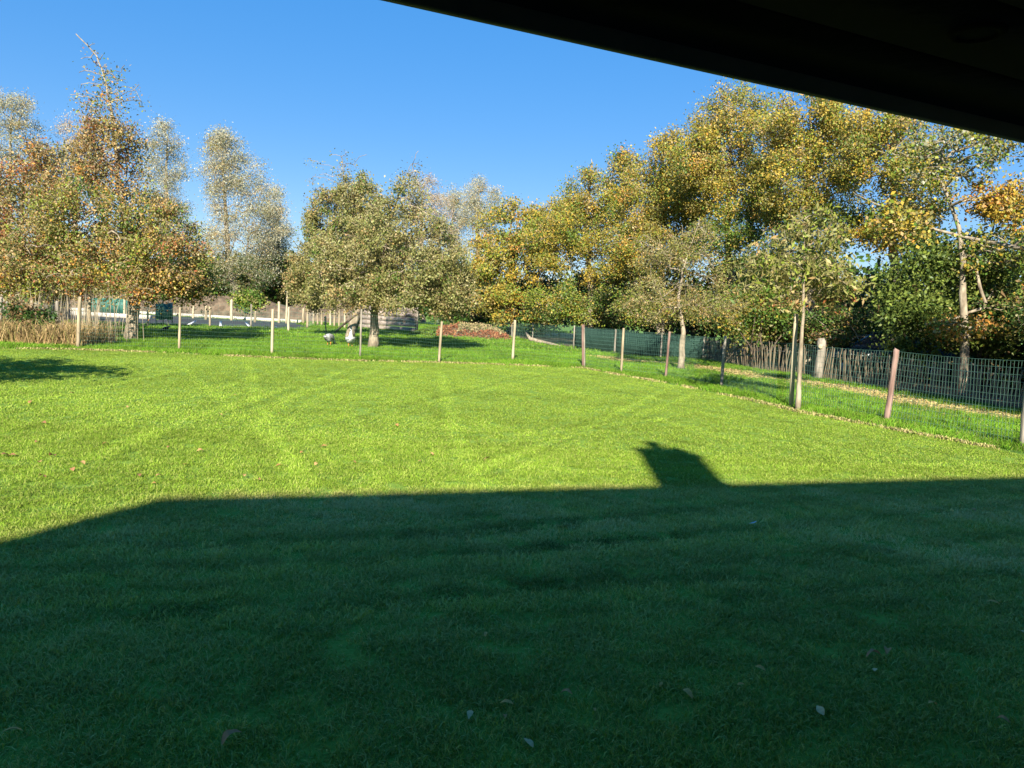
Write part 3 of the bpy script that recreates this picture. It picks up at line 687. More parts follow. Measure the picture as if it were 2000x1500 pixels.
# beeches standing outside the frame on the right; they shade the paling fence and reach a bough into view
b = np.array([12.6, 13.2, 0])
tree('beech_tree', 'pale barked beech at the paling fence reaching a long bare bough over the mesh', 208,
     [b, b+[-.1, 0, 2], P(2120, 500, 13.2), P(2000, 486, 14), P(1935, 474, 14.6), P(1880, 462, 15), P(1811, 444, 15.3), P(1667, 378, 15.8)], .085,
     [LB(2180, 380, 13.2, 130, 120, 2.0, 110), LB(1955, 470, 14.3, 80, 22, .5, 26), LB(1760, 440, 15.4, 70, 30, .5, 30), LB(2180, 560, 13.2, 120, 80, 1.5, 80)],
     BEECH, 15000, .085, .055, M_BARKP, g, spread=.2, flat=.8, arch=.05, first=.25, tip=.006, leafy=[1, .12, .5, 1])
b = np.array([12.2, 6.0, 0])
tree('beech_tree', 'large shading beech beyond the end of the mesh fence', 209, [b, b+[0, .1, 2.5], b+[.2, 0, 5], b+[0, 0, 8.5]], .22,
     [(b+[0, 0, 6], (3.2, 3.4, 2.6), 160), (b+[.4, .5, 3.6], (2.8, 3.2, 1.6), 120)], BEECH, 36000, .15, .10, M_BARKB, g, spread=.34, flat=.8, arch=.08, first=.3)
# small maple off to the left that shades the far left of the lawn
b = np.array([-10.6, 8.6, 0])
tree('maple_tree', 'small orange maple on the lawn shedding its leaves', 210, [b, b+[.05, 0, 1.2], b+[0, .1, 2.6], b+[.1, 0, 4.4]], .12,
     [(b+[0, 0, 3.2], (2.0, 1.9, 1.2), 150), (b+[1.6, 0.2, 3.0], (1.3, 1.0, .6), 40)], [(ORANGE, 4), (GOLD, 3), (YGREEN, 1)], 6500, .12, .10, M_BARK, spread=.2, flat=.6)

def bush(name, label, seed, c, rad, pal, n, L, Wd, mat=None, group=None, cat='bush', nc=60, spread=.28):
    r = rng_(seed); c = np.asarray(c, float); rad = np.asarray(rad, float)
    root = empty(name, (c[0], c[1], 0)); tag(root, label, cat, group)
    d = r.normal(size=(nc, 3)); d /= np.linalg.norm(d, axis=1, keepdims=True); K = c+d*rad*(r.uniform(.2, 1, (nc, 1))**.5); K[:, 2] = np.maximum(K[:, 2], .35)
    mb = MB()
    for k in K[:7]:
        b0 = np.array([c[0]+r.normal(0, .2), c[1]+r.normal(0, .2), -.03]); mb.tube([b0, (b0+k)/2+[0, 0, .2*rad[2]], k], [.03, .02, .008], 5)
    mb.build('stems', M_BARK, root)
    pick = r.integers(0, nc, n); C = K[pick]+r.normal(0, spread, (n, 3))*np.minimum(1, rad)*[1, 1, .8]; C[:, 2] = np.abs(C[:, 2])+.03
    leaf_quads(r, C, L, Wd, palette_cols(r, n, pick, pal), 0.1, .6).build('crown', mat or M_LEAF, root)
    return root
EVER = [((.09, .12, .022), 4), ((.13, .16, .032), 3), ((.045, .07, .015), 3)]
c = P(1805, 590, 20.5); bush('evergreen_bush', 'tall glossy green evergreen bush behind the reddish fence post', 301, c, (1.05, .9, 1.75), EVER, 15000, .10, .055, M_GLOSSLEAF, nc=90, spread=.22)
c = P(1935, 580, 21.0); bush('evergreen_bush', 'dark evergreen bush in shade right of the pale trunk', 302, c, (.9, .8, 1.6), EVER, 9000, .11, .06, M_GLOSSLEAF, nc=60)
c = P(1480, 620, 25.8); bush('beech_bush', 'green beech bush behind the paling fence left of the stake', 303, c, (1.4, .8, .9), BEECHG, 9000, .09, .06, nc=70)
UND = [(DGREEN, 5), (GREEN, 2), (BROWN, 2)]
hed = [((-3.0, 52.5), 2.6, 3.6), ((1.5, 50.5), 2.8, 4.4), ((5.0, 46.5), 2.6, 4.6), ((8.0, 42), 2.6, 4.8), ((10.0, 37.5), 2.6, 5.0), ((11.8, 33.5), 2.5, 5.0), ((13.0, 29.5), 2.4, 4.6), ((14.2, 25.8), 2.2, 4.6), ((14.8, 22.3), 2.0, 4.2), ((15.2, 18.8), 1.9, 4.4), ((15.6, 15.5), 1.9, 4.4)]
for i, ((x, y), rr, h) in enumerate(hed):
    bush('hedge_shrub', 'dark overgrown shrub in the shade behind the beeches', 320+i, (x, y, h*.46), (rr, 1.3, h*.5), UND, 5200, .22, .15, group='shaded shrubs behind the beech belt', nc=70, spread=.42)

# silvery willows and bare birches far behind
WIL = [(SILV, 5), (SILVG, 5), (OLIVE, 2), (TAN, 1.5)]; BIR = [(PINKG, 4), (SILV, 3), (TAN, 2), (BROWN, 1)]
gw = 'pale trees far beyond the car park'
def willow(label, seed, px, d, top, lobes, n, pal, L=.15, forks=None, name='willow_tree', lobepal=None):
    b = P(px, 615, d); b[2] = 0
    t = [b]+([P(*q) for q in forks] if forks else [P(px, 560, d), P(px-3, 450, d), P(px+2, top+30, d)])
    return tree(name, label, seed, t, .3, lobes, pal, n, L, L*.3, M_BARKP, gw, spread=.34, droop=.1, flat=.2, arch=-.05, first=.15, tip=.012, step=.7, wander=.07, lobepal=lobepal)
willow('tall silvery willow with a pale forked trunk at the car park', 401, 452, 58.5, 270,
       [LB(440, 330, 58.5, 46, 75, 2.2, 100), LB(485, 395, 58.5, 68, 95, 2.6, 150), LB(440, 470, 58, 52, 75, 2.2, 90), LB(520, 450, 59, 40, 95, 2.2, 90), LB(470, 530, 58, 80, 45, 2.2, 80), LB(435, 290, 58.5, 22, 40, 1.4, 40)], 56000, WIL,
       forks=[(458, 600, 58.5), (462, 570, 58.5), (446, 520, 58.5), (440, 400, 58.5), (432, 290, 58.5)], lobepal={4: [(DGREEN, 3), (OLIVE, 2), (SILVG, 1)]})
willow('silvery willow with a rounded top left of the big pear tree', 402, 20, 60, 190, [LB(20, 260, 60, 60, 85, 2.5, 110), LB(0, 400, 60, 90, 110, 2.5, 90), LB(45, 220, 60, 22, 45, 1.2, 24)], 28000, WIL)
willow('narrow silvery willow behind the right flank of the big pear tree', 403, 325, 62, 240, [LB(320, 320, 62, 42, 85, 2.2, 90), LB(340, 430, 62, 50, 90, 2.2, 70)], 24000, WIL)
willow('reddish bare birch behind the big pear tree', 404, 150, 66, 210, [LB(150, 300, 66, 70, 85, 2.4, 130)], 14000, BIR, name='birch_tree')
willow('silvery willow behind the narrow gap of sky', 405, 545, 64, 360, [LB(540, 450, 64, 32, 90, 2.2, 70), LB(520, 530, 64, 50, 60, 2.2, 60)], 21000, WIL)
willow('pinkish grey birch above the right apple crown', 406, 825, 72, 330, [LB(825, 400, 72, 45, 70, 2.5, 110), LB(860, 440, 72, 40, 70, 2.3, 80)], 16000, BIR, name='birch_tree')
willow('pale silvery willow with twin tops left of the golden beeches', 407, 935, 74, 340, [LB(925, 400, 74, 26, 55, 2.0, 60), LB(955, 410, 74, 26, 55, 2.0, 60), LB(930, 480, 74, 60, 70, 2.4, 70)], 24000, WIL)
willow('faint silvery willow between the birch and the twin topped willow', 408, 885, 76, 360, [LB(885, 420, 76, 34, 60, 2.2, 70)], 11000, WIL)
HED2 = [(DGREEN, 4), (OLIVE, 3), (GREEN, 2), (BROWN, 2)]
for i, (px, py, dd, rx, ry) in enumerate([(350, 545, 61, 55, 50), (420, 560, 62, 45, 45), (500, 555, 62, 50, 50), (560, 560, 63, 45, 45), (620, 570, 64, 50, 45), (690, 575, 66, 50, 40), (770, 575, 66, 55, 45), (860, 580, 66, 60, 45), (250, 560, 61, 60, 50), (150, 550, 62, 60, 55), (60, 545, 63, 60, 60), (935, 590, 62, 50, 50)]):
    c = P(px, py, dd); k = dd/F_PX
    bush('hedge_shrub', 'dark olive shrub in the belt behind the car park', 350+i, c, (rx*k, 1.5, max(ry*k, c[2]*.9)), HED2, 3600, .26, .18, group='shrub belt behind the car park', nc=60, spread=.5)
c = P(485, 597, 56.2); bush('green_bush', 'rounded light green bush at the foot of the forked willow', 372, c, (1.15, .9, 1.1), [(YGREEN, 3), (GREEN, 4), (OLIVE, 2)], 4200, .16, .11, nc=50)
far = rng_(5)
for i, x in enumerate(np.linspace(-95, 75, 15)):
    bush('distant_tree', 'low grey green tree on the far edge of the fields', 380+i, (x+far.normal(0, 3), 130+far.normal(0, 8), 4), (9, 4, 4.2+far.uniform(0, 1.5)), [(OLIVE, 3), (SILVG, 3), (DGREEN, 2), (TAN, 1)], 1800, .8, .6, group='distant tree line', cat='tree', nc=60, spread=.9)

# ------------------------------------------------------------------ fences
def post_mesh(r0_, r1_, pb, pt, sides=8):
    mb = MB(); pb = np.asarray(pb); pt = np.asarray(pt); mid = (pb+pt)/2
    r = rng_(int(abs(pb[0]*977+pb[1]*131)*10) % 99991); ts = np.array([0, .17, .36, .55, .74, .9, .985, 1.0])
    pts = pb+(pt-pb)*ts[:, None]; pts[1:, :2] += r.normal(0, r0_*.06, (7, 2)); pts[0, 2] -= .06
    rr = (r0_+(r1_-r0_)*ts)*r.uniform(.96, 1.04, 8); rr[-1] *= .88
    mb.tube(pts, rr, sides); mb.v[-1] += r.normal(0, r0_*.03, mb.v[-1].shape); return mb
def top_of(bx, by, tx, ty):
    b = G(bx, by); return b, P(tx, ty, b[1])
def wire_panel(a0, a1, b0, b1, vs_, hs, rw, seed, sag=.03):
    """welded mesh between two posts; a0/a1 base and top at one end, b0/b1 at the other"""
    r = rng_(seed); mb = MB(); a0, a1, b0, b1 = map(lambda q: np.asarray(q, float), (a0, a1, b0, b1))
    L = np.linalg.norm(b0-a0); nv = max(2, int(L/vs_)); d = (b0-a0)/L; nn = np.array([-d[1], d[0], 0])
    ph = r.uniform(0, 6, 3)
    def pt(u, v):
        base_ = a0*(1-u)+b0*u; top = a1*(1-u)+b1*u; p = base_*(1-v)+top*v
        w = sin(pi*u)
        return p+nn*(sag*w*sin(5*u+ph[0]+3*v))+np.array([0, 0, -sag*.8*w*v])
    for i in range(nv+1):
        u = i/nv; du = r.normal(0, .05)/nv
        mb.tube([pt(np.clip(u+du, 0, 1), .02), pt(u, .5), pt(np.clip(u-du, 0, 1), 1.)], rw, 3, cap=False)
    H_ = np.linalg.norm(a1-a0); nh = max(2, int(H_/hs))
    for j in range(nh+1):
        v = .02+.98*j/nh
        mb.tube([pt(q, v) for q in np.linspace(0, 1, 7)], rw*1.15, 3, cap=False)
    return mb
def fence(name, label, specs, rr, mats, mesh_mat=None, vs_=.055, hs=.10, rw=.0019, seed=0, mesh_h=None, wire_only=None, extra=None):
    """specs: (base px, base py, top px, top py) per post"""
    bt = [top_of(*s) for s in specs]
    root = empty(name, (bt[0][0][0], bt[0][0][1], 0)); tag(root, label, 'fence')
    for i, (b, t) in enumerate(bt):
        rad = rr[i % len(rr)]
        post_mesh(rad, rad*.93, b, t).build('post', mats[i % len(mats)], root, smooth=True)
    if mesh_mat:
        for i in range(len(bt)-1):
            (b0, t0), (b1, t1) = bt[i], bt[i+1]
            f = 1 if mesh_h is None else mesh_h
            wire_panel(b0, b0+(t0-b0)*f, b1, b1+(t1-b1)*f, vs_, hs, rw, seed+i).build('wire_mesh', mesh_mat, root)
    return root
fence('wire_fence', 'green wire mesh fence on slim posts across the far end of the lawn',
      [(152, 681, 156, 580), (350, 686, 352, 600), (531, 694, 533, 604), (703, 700, 706, 604), (857, 709, 863, 628), (1001, 707, 1006, 625), (1140, 718, 1139, 634)],
      [.05, .034, .042, .028, .035, .042, .055], [M_POST, M_POST, M_STAKE, M_POSTG, M_POST, M_STAKE, M_POSTR], M_WIRE, .055, .105, .0016, 500, .93)
fence('wire_fence', 'green wire mesh fence with leaning posts along the right edge of the lawn',
      [(1142, 718.5, 1141, 640), (1213, 729, 1218, 641), (1300, 739, 1308, 648), (1408, 761, 1417, 657), (1560, 795, 1567, 668), (1731, 826, 1752, 682), (1998, 876, 2012, 700), (2330, 930, 2360, 715)],
      [.02, .035, .035, .038, .02, .052, .05, .05], [M_POSTG, M_POST, M_POSTR, M_POSTG, M_POSTG, M_POSTR, M_POSTG, M_POST], M_WIRE, .055, .10, .0021, 520, .97)

# green netting fence further back
net = [(1000, 660, 1000, 634), (1040, 668, 1041, 630), (1120, 682, 1122, 636), (1200, 692, 1203, 643), (1290, 701, 1293, 652), (1372, 706, 1376, 657)]
bt = [top_of(*s) for s in net]
root = empty('netting_fence', (*bt[0][0][:2], 0)); tag(root, 'dark green netting fence under the golden beeches', 'fence')
for b, t in bt: post_mesh(.035, .033, b, t).build('post', M_POSTG, root)
for i in range(len(bt)-1):
    (b0, t0), (b1, t1) = bt[i], bt[i+1]
    off = np.array([.05, .06, 0])
    if i >= 2:
        mb = MB(); n = 14; V = []
        for j in range(n+1):
            u = j/n; w = np.array([.03*sin(u*9+i), .03*cos(u*7), 0])
            V += [b0*(1-u)+b1*u+off+w+[0, 0, .02], t0*(1-u)+t1*u+off-w*.5-[0, 0, .03+.03*sin(pi*u)]]
        mb.add(V, [[2*j, 2*j+2, 2*j+3, 2*j+1] for j in range(n)])
        o = mb.build('shade_net', M_NET, root, smooth=True); sm = o.modifiers.new('thickness', 'SOLIDIFY'); sm.thickness = .004
    wire_panel(b0, t0, b1, t1, .10, .15, .0028, 560+i).build('wire_mesh', M_WIRE, root)

# chestnut paling fence: every pale is a part
PICK = np.array([G(*q)[:2] for q in [(1365, 703), (1430, 716), (1500, 727), (1600, 741), (1720, 762), (1830, 780), (2000, 806)]]+[np.array([11.4, 13.0]), np.array([11.9, 11.0])])
root = empty('paling_fence', (*PICK[3], 0)); tag(root, 'chestnut paling fence of thin split pales along the shaded tree belt', 'fence')
r = rng_(600); vari = []
for k in range(6):
    mb = MB(); w, t, h = r.uniform(.03, .04), r.uniform(.014, .02), r.uniform(.86, 1.0)
    zz = [-.04, h*.35, h*.7, h*.95, h]; V = []
    for q, z in enumerate(zz):
        s = (1 if q < 3 else (.9 if q == 3 else .35)); ox, oy = r.normal(0, .006, 2)*(q > 0)
        V += [[-w/2*s+ox, -t/2+oy, z], [w/2*s+ox, -t/2*.7+oy, z], [w/2*s+ox, t/2+oy, z], [-w/2*s+ox, t/2*.8+oy, z]]
    Q = [[q*4+j, q*4+(j+1) % 4, q*4+4+(j+1) % 4, q*4+4+j] for q in range(len(zz)-1) for j in range(4)]+[[16, 17, 18, 19]]
    mb.add(V, Q); me = mb.mesh('pale'); me.materials.append(M_PICKET); vari.append(me)
seg = np.diff(PICK, axis=0); Ls = np.linalg.norm(seg, axis=1); cs = np.concatenate([[0], np.cumsum(Ls)])
s = 0.0; tops_ = []; k = 0
while s < cs[-1]:
    i = min(len(Ls)-1, int(np.searchsorted(cs, s, side='right')-1)); t = (s-cs[i])/Ls[i]; q = PICK[i]+seg[i]*t; d = seg[i]/Ls[i]
    o = bpy.data.objects.new('pale', vari[r.integers(0, 6)]); COL.objects.link(o); o.parent = root; o.matrix_parent_inverse = Matrix.Translation(-Vector(root.location))
    o.location = (q[0], q[1], 0)
    lean = .16*sin(s*.9+1)+r.normal(0, .07)-(.55*max(0, 1-s/2.2))
    ez = math.atan2(d[1], d[0]); o.rotation_mode = 'XYZ'
    Rm = Matrix.Rotation(ez, 4, 'Z') @ Matrix.Rotation(lean, 4, 'Y') @ Matrix.Rotation(r.normal(0, .05), 4, 'X'); o.rotation_euler = Rm.to_euler()
    o.scale = (1, 1, r.uniform(.85, 1.05)*(1-.25*max(0, 1-s/1.5)))
    s += r.uniform(.058, .08); k += 1
mb = MB()
for z in (.22, .72):
    mb.tube([np.array([*q, z]) for q in PICK[1:]], .004, 3)
mb.build('binding_wire', M_WIREG, root)

# posts and netting round the car park
fence('wire_fence', 'row of pale posts along the kerb at the foot of the earth bank',
      [(192, 613, 192, 586), (243, 616, 243, 584), (330, 618, 331, 596), (377, 622, 378, 596), (402, 625, 403, 597), (452, 626, 452, 586), (498, 630, 499, 608), (545, 631, 545, 590), (592, 634, 593, 602)],
      [.09, .07, .07, .08, .09, .10, .08, .09, .09], [M_POST, M_STAKE], M_WIRE, .4, .3, .006, 570, .9)
fence('wire_fence', 'thin posts along the grass edge of the car park',
      [(289, 640, 288, 574), (410, 641, 410, 598), (490, 641, 491, 594), (563, 649, 564, 600)], [.045, .05, .045, .055], [M_STAKE, M_POST, M_POSTG, M_STAKE], M_WIRE, .12, .15, .003, 580, .8)
fence('wire_fence', 'close row of pale posts running back from the apple trees to the plank fence',
      [(600, 640, 601, 604), (612, 636, 612, 605), (620, 637, 621, 606), (628, 637, 628, 606), (645, 638, 645, 607), (653, 640, 654, 606), (662, 641, 663, 603), (673, 643, 674, 602), (692, 645, 694, 600)],
      [.07, .06, .06, .07, .06], [M_POST, M_STAKE, M_POST], M_WIREG, .3, .25, .005, 590, .85)
fence('wire_fence', 'stout old posts at the left corner by the tall dry grass',
      [(175, 666, 173, 576), (110, 668, 112, 588), (60, 666, 62, 584), (0, 664, 2, 580)], [.075, .05, .045, .05], [M_POST, M_POSTG], M_WIREG, .12, .16, .003, 595, .9)
b, t = top_of(559, 632, 561, 568)
tag(post_mesh(.07, .05, b, t).build('bare_pole', M_STAKE, smooth=True), 'tall thin bare pole behind the car park', 'pole')
# green netting panel behind the left kerb
b0, t0 = top_of(170, 611, 170, 581); b1, t1 = top_of(247, 614, 247, 584)
root = empty('netting_screen', (*b0[:2], 0)); tag(root, 'green windbreak netting screen left of the pear tree trunk', 'screen')
mb = MB(); n = 12; V = []
for j in range(n+1):
    u = j/n; V += [b0*(1-u)+b1*u+[0, .3+.05*sin(u*12), .05], t0*(1-u)+t1*u+[0, .3+.04*cos(u*9), 0]]
mb.add(V, [[2*j, 2*j+2, 2*j+3, 2*j+1] for j in range(n)]); o = mb.build('netting', M_TARP, root, smooth=True); sm = o.modifiers.new('thickness', 'SOLIDIFY'); sm.thickness = .01
for q in np.linspace(0, 1, 4):
    post_mesh(.05, .05, b0*(1-q)+b1*q+[0, .4, 0], t0*(1-q)+t1*q+[0, .4, .1]).build('post', M_STAKE, root)
# green tarpaulin round stakes
b = G(317, 640)
root = empty('tarpaulin_guard', (*b[:2], 0)); tag(root, 'teal tarpaulin wrapped round stakes right of the pear tree trunk', 'tarpaulin')
k = b[1]/F_PX; w = 12*k
pts = [b+[-w, 0, 0], b+[w, -.05, 0], b+[w*.8, .5, 0], b+[-w*.7, .5, 0]]
for q in pts: post_mesh(.03, .028, q, q+[0, 0, 1.25]).build('stake', M_STAKE, root)
mb = MB(); V = []
for j in range(25):
    u = j/24*4; i = int(u) % 4; f = u-int(u); q = pts[i]*(1-f)+pts[(i+1) % 4]*f; bul = .05*sin(pi*f)
    cdir = q-(b+[0, .25, 0]); cdir[2] = 0; q = q+cdir/np.linalg.norm(cdir)*(.035+bul)
    V += [q+[0, 0, .38+.04*sin(j*1.7)], q+[0, 0, 1.12+.03*sin(j)]]
mb.add(V, [[2*j, 2*j+2, 2*j+3, 2*j+1] for j in range(24)]); o = mb.build('tarpaulin', M_TARP, root, smooth=True); sm = o.modifiers.new('thickness', 'SOLIDIFY'); sm.thickness = .006

# weathered plank fence
b0 = G(697, 642); b1 = G(812, 650); d = b1-b0; L = np.linalg.norm(d); d /= L
root = empty('plank_fence', (*b0[:2], 0)); tag(root, 'weathered horizontal plank fence beside the compost heap', 'fence')
Rm = np.array([[d[0], -d[1], 0], [d[1], d[0], 0], [0, 0, 1]]); r = rng_(640)
for j in range(3):
    q = b0+d*L*j/2; mb = MB(); mb.box(q+np.array([-d[1], d[0], 0])*.09+[0, 0, .72], (.12, .12, 1.5), Rm); mb.build('post', M_POSTG, root)
for bay in range(2):
    for j in range(5):
        mb = MB(); h = r.uniform(.24, .28); q = b0+d*L*(bay+.5)/2+[0, 0, .16+j*.285]
        mb.box(q+np.array([d[1], -d[0], 0])*r.uniform(0, .02), (L/2-.02, .035, h), Rm @ np.array([[cos(a_), 0, sin(a_)] for a_ in (0,)]+[[0, 1, 0], [0, 0, 1]]) if False else Rm)
        mb.build('plank', M_PLANK, root)

# ------------------------------------------------------------------ compost heap
root_c = G(895, 661)
root = empty('compost_heap', (root_c[0], root_c[1]+1.2, 0)); tag(root, 'compost heap of rusty leaves and pale straw by the plank fence', 'compost heap')
n = 40; m = 26; V = []
for i in range(n):
    for j in range(m):
        u = i/(n-1)*2-1; v = j/(m-1)*2-1; x = root_c[0]+u*2.6; y = root_c[1]+1.4+v*1.5
        prof = max(0, 1-u*u)**.7*max(0, 1-v*v)**.7; z = prof*(.75+.35*u+.5*(fbm(u*3+4, v*3, 81)-.4))*.82
        V.append([x, y, z-.02])
mb = MB(); mb.add(V, [[i*m+j, (i+1)*m+j, (i+1)*m+j+1, i*m+j+1] for i in range(n-1) for j in range(m-1)]); mb.build('mound', M_EARTH, root, smooth=True)
r = rng_(651); V = np.array(V); ii = r.integers(0, len(V), 14000); C = V[ii]+r.normal(0, .05, (14000, 3)); C[:, 2] = np.maximum(C[:, 2], 0)+.02
kk = C[:, 2] > .04; C = C[kk]
uu = (C[:, 0]-root_c[0])/2.6; red = (C[:, 2] < .15+.75*(fbm(C[:, 0]*1.4, C[:, 1]*1.4, 83)-.15)) | ((np.abs(uu+.25) < .22) & (C[:, 2] > .5))
ca = np.array([(.30, .115, .06), (.22, .085, .045), (.33, .17, .08)])[r.integers(0, 3, len(C))]; cb = np.array([(.34, .27, .14), (.28, .22, .11), (.12, .14, .04), (.4, .31, .16)])[r.integers(0, 4, len(C))]
gr_ = np.array([(.08, .14, .02), (.12, .17, .03)])[r.integers(0, 2, len(C))]
col = np.where(red[:, None], ca, cb); col = np.where((uu < -.45)[:, None], gr_, col)*r.uniform(.75, 1.25, (len(C), 1))
o = leaf_quads(r, C, .13, .07, col, 0, .6).build('leaf_layer', M_DRY, root); tag(o, kind='stuff')

# ------------------------------------------------------------------ tall dry grass at the left corner
r = rng_(660); n = 11000
x0, x1 = G(20, 678)[0], G(152, 681)[0]
pts = np.stack([r.uniform(x0-5, x1, n), r.uniform(20.6, 22.6, n), np.zeros(n)], 1)
scatter_blades('dry_grass', 'tall straw coloured dry grass clump at the left corner of the lawn', 'dry grass', pts, r, .22, 1.0, .015, 1.1, [(.42, .30, .13), (.5, .36, .17), (.34, .25, .11), (.25, .24, .08), (.46, .3, .15)], M_DRY)
n = 260; pts = np.stack([r.uniform(x0-3, x1+.2, n), r.uniform(21.5, 24, n), np.zeros(n)], 1)
scatter_blades('bare_stems', 'thin upright bare stems rising from the dry grass', 'stems', pts, r, .9, 1.9, .02, .16, [(.30, .25, .17), (.36, .30, .2), (.2, .17, .12)], M_DRY)
c = np.array([x0-.6, 21.6, .5]); bush('dark_bush', 'low dark bush at the left end of the dry grass', 670, c, (.7, .6, .6), [(DGREEN, 4), (BROWN, 3), (GREEN, 1)], 3000, .09, .06, nc=40, spread=.2)
# grey shed behind the left trees
b = P(10, 650, 36); b[2] = 0
root = empty('shed', (b[0]-1.5, b[1], 0)); tag(root, 'low grey shed behind the dry grass', 'shed')
mb = MB(); mb.box(b+[-1.6, 1.2, .95], (6.2, 3, 1.9)); mb.build('wall', M_SHEDW, root)
mb = MB(); V = [b+[-4.9, -.5, 1.9], b+[1.7, -.5, 1.9], b+[1.7, 2.9, 1.9], b+[-4.9, 2.9, 1.9], b+[-4.9, 1.2, 2.7], b+[1.7, 1.2, 2.7]]
mb.add(V, [[0, 1, 5, 4], [2, 3, 4, 5], [3, 2, 1, 0]], [[0, 4, 3], [1, 2, 5]]); mb.build('roof', M_TILE, root)
mb = MB(); mb.box(b+[.2, -.32, .9], (.9, .04, 1.7)); dr = mb.build('door', M_POSTG, root)
mb = MB(); mb.box(b+[.52, -.36, .9], (.03, .05, .14)); mb.build('handle', M_METAL, dr)

# ------------------------------------------------------------------ geese, bird, props
def body_tube(mb, pts, rad, sides=12, squash=None): mb.tube(pts, rad, sides, True, squash)
def goose(label, at, mat, heading, upright):
    """body, neck and head are one continuous swept surface"""
    root = empty('goose', (at[0], at[1], 0)); tag(root, label, 'goose', None)
    f = np.array([cos(heading), sin(heading), 0]); up = np.array([0, 0, 1.]); s_ = np.array([-f[1], f[0], 0])
    Pp = lambda a, z: np.array([at[0], at[1], 0])+f*a+up*z
    if upright: path = [(-.36, .36, .012), (-.27, .34, .06), (-.15, .31, .115), (0, .30, .145), (.12, .33, .135), (.2, .40, .09), (.23, .49, .055), (.235, .58, .042), (.25, .66, .040), (.285, .71, .046), (.33, .72, .038), (.36, .71, .02)]
    else: path = [(-.36, .38, .012), (-.27, .36, .065), (-.15, .33, .125), (0, .31, .155), (.12, .30, .14), (.22, .27, .085), (.30, .22, .05), (.36, .15, .042), (.41, .09, .045), (.44, .06, .036), (.46, .045, .02)]
    mb = MB(); mb.tube([Pp(a, z) for a, z, _ in path], [q[2] for q in path], 12); mb.build('body', mat, root, smooth=True)
    hx, hz = path[-1][0], path[-1][1]; dz = -.01 if upright else -.03
    mb = MB(); mb.tube([Pp(hx-.015, hz), Pp(hx+.03, hz+dz), Pp(hx+.055, hz+dz*1.6)], [.018, .013, .006], 6); mb.build('bill', M_BILL, root)
    for sg in (-1, 1):
        b = Pp(-.02, .22)+s_*.06*sg; mb = MB(); mb.tube([b, b-up*.12+f*.01, b-up*.205], [.022, .013, .010], 6)
        toe = b-up*.212
        for a in (-.5, 0, .5):
            dirn = f*cos(a)+s_*sin(a); mb.tube([toe, toe+dirn*.075], [.009, .004], 4)
        mb.build('leg', M_BILL, root)
        mb = MB(); w0 = Pp(.08, .34)+s_*.125*sg; mb.tube([w0, Pp(-.08, .345)+s_*.145*sg, Pp(-.25, .36)+s_*.075*sg, Pp(-.37, .37)+s_*.03*sg], [.03, .07, .045, .01], 8, True, .4); mb.build('wing', mat, root, smooth=True)
goose('grey and white goose grazing with its head down under the apple tree', G(643, 677), M_GREYF, radians(75), False)
goose('white goose with raised neck near the dark apple trunk', G(684, 681), M_WHITEF, radians(100), True)
bp = G(322, 650); root = empty('bird', (*bp[:2], 0)); tag(root, 'small black bird on the grass beside the tarpaulin', 'bird')
mb = MB(); q = bp; mb.tube([q+[-.2, 0, .10], q+[-.1, 0, .14], q+[0, 0, .17], [q[0]+.09, q[1], .2], q+[.15, 0, .26], q+[.2, 0, .26], q+[.25, 0, .25]], [.015, .04, .075, .065, .04, .035, .006], 9); mb.build('body', M_BLACKF, root, smooth=True)
for sg in (-1, 1):
    mb = MB(); mb.tube([q+[0, sg*.03, .12], q+[.01, sg*.03, -.01]], [.008, .006], 5); mb.build('leg', M_BLACKF, root)
mb = MB(); mb.tube([G(651, 652), P(672, 633, 33.0), P(709, 605, 32.6)], [.045, .05, .04], 7)
tag(mb.build('wooden_prop', M_BARK, smooth=True), 'dark slanting prop pole leaning into the apple tree behind the geese', 'pole')
mb = MB(); mb.tube([G(694, 653), P(700, 630, 36.5), P(707, 603, 36.0)], [.05, .05, .045], 7)
tag(mb.build('wooden_prop', M_BARK, smooth=True), 'dark steep prop pole between the white goose and the leaning trunk', 'pole')
b, t = top_of(637, 653, 635, 618)
root = empty('marker_stake', (*b[:2], 0)); tag(root, 'short rusty stake with a pale top behind the grey goose', 'stake')
post_mesh(.03, .028, b, b+(t-b)*.55).build('post', M_POSTR, root); post_mesh(.055, .06, b+(t-b)*.56+[0, 0, .06], t).build('pale_cap', M_STAKE, root)
# pollarded stub and fallen branch
b = G(1597, 744)+np.array([.12, .35, 0]); root = empty('tree_stump', (*b[:2], 0)); tag(root, 'tall tan pollarded stump just behind the paling fence', 'stump')
mb = MB(); mb.tube([b-[0, 0, .05], b+[.02, 0, .4], b+[.05, 0, .8], b+[.03, 0, 1.12], b+[.02, 0, 1.22]], [.15, .125, .12, .13, .08], 11); mb.build('trunk', M_POSTG, root, smooth=True)
mb = MB(); mb.tube([b+[-.03, -.11, .98], b+[-.03, -.14, .99]], [.075, .065], 10); mb.build('cut_face', M_STAKE, root)
mb = MB(); mb.tube([P(1027, 650, 38.5), P(1036, 662, 37.6), G(1052, 672)+[0, 0, .12], G(1075, 676)+[0, 0, .08], G(1098, 680)+[0, 0, .05]], [.05, .09, .11, .10, .05], 8)
tag(mb.build('fallen_branch', M_BARKP, smooth=True), 'thick fallen branch lying against the green netting fence', 'branch')

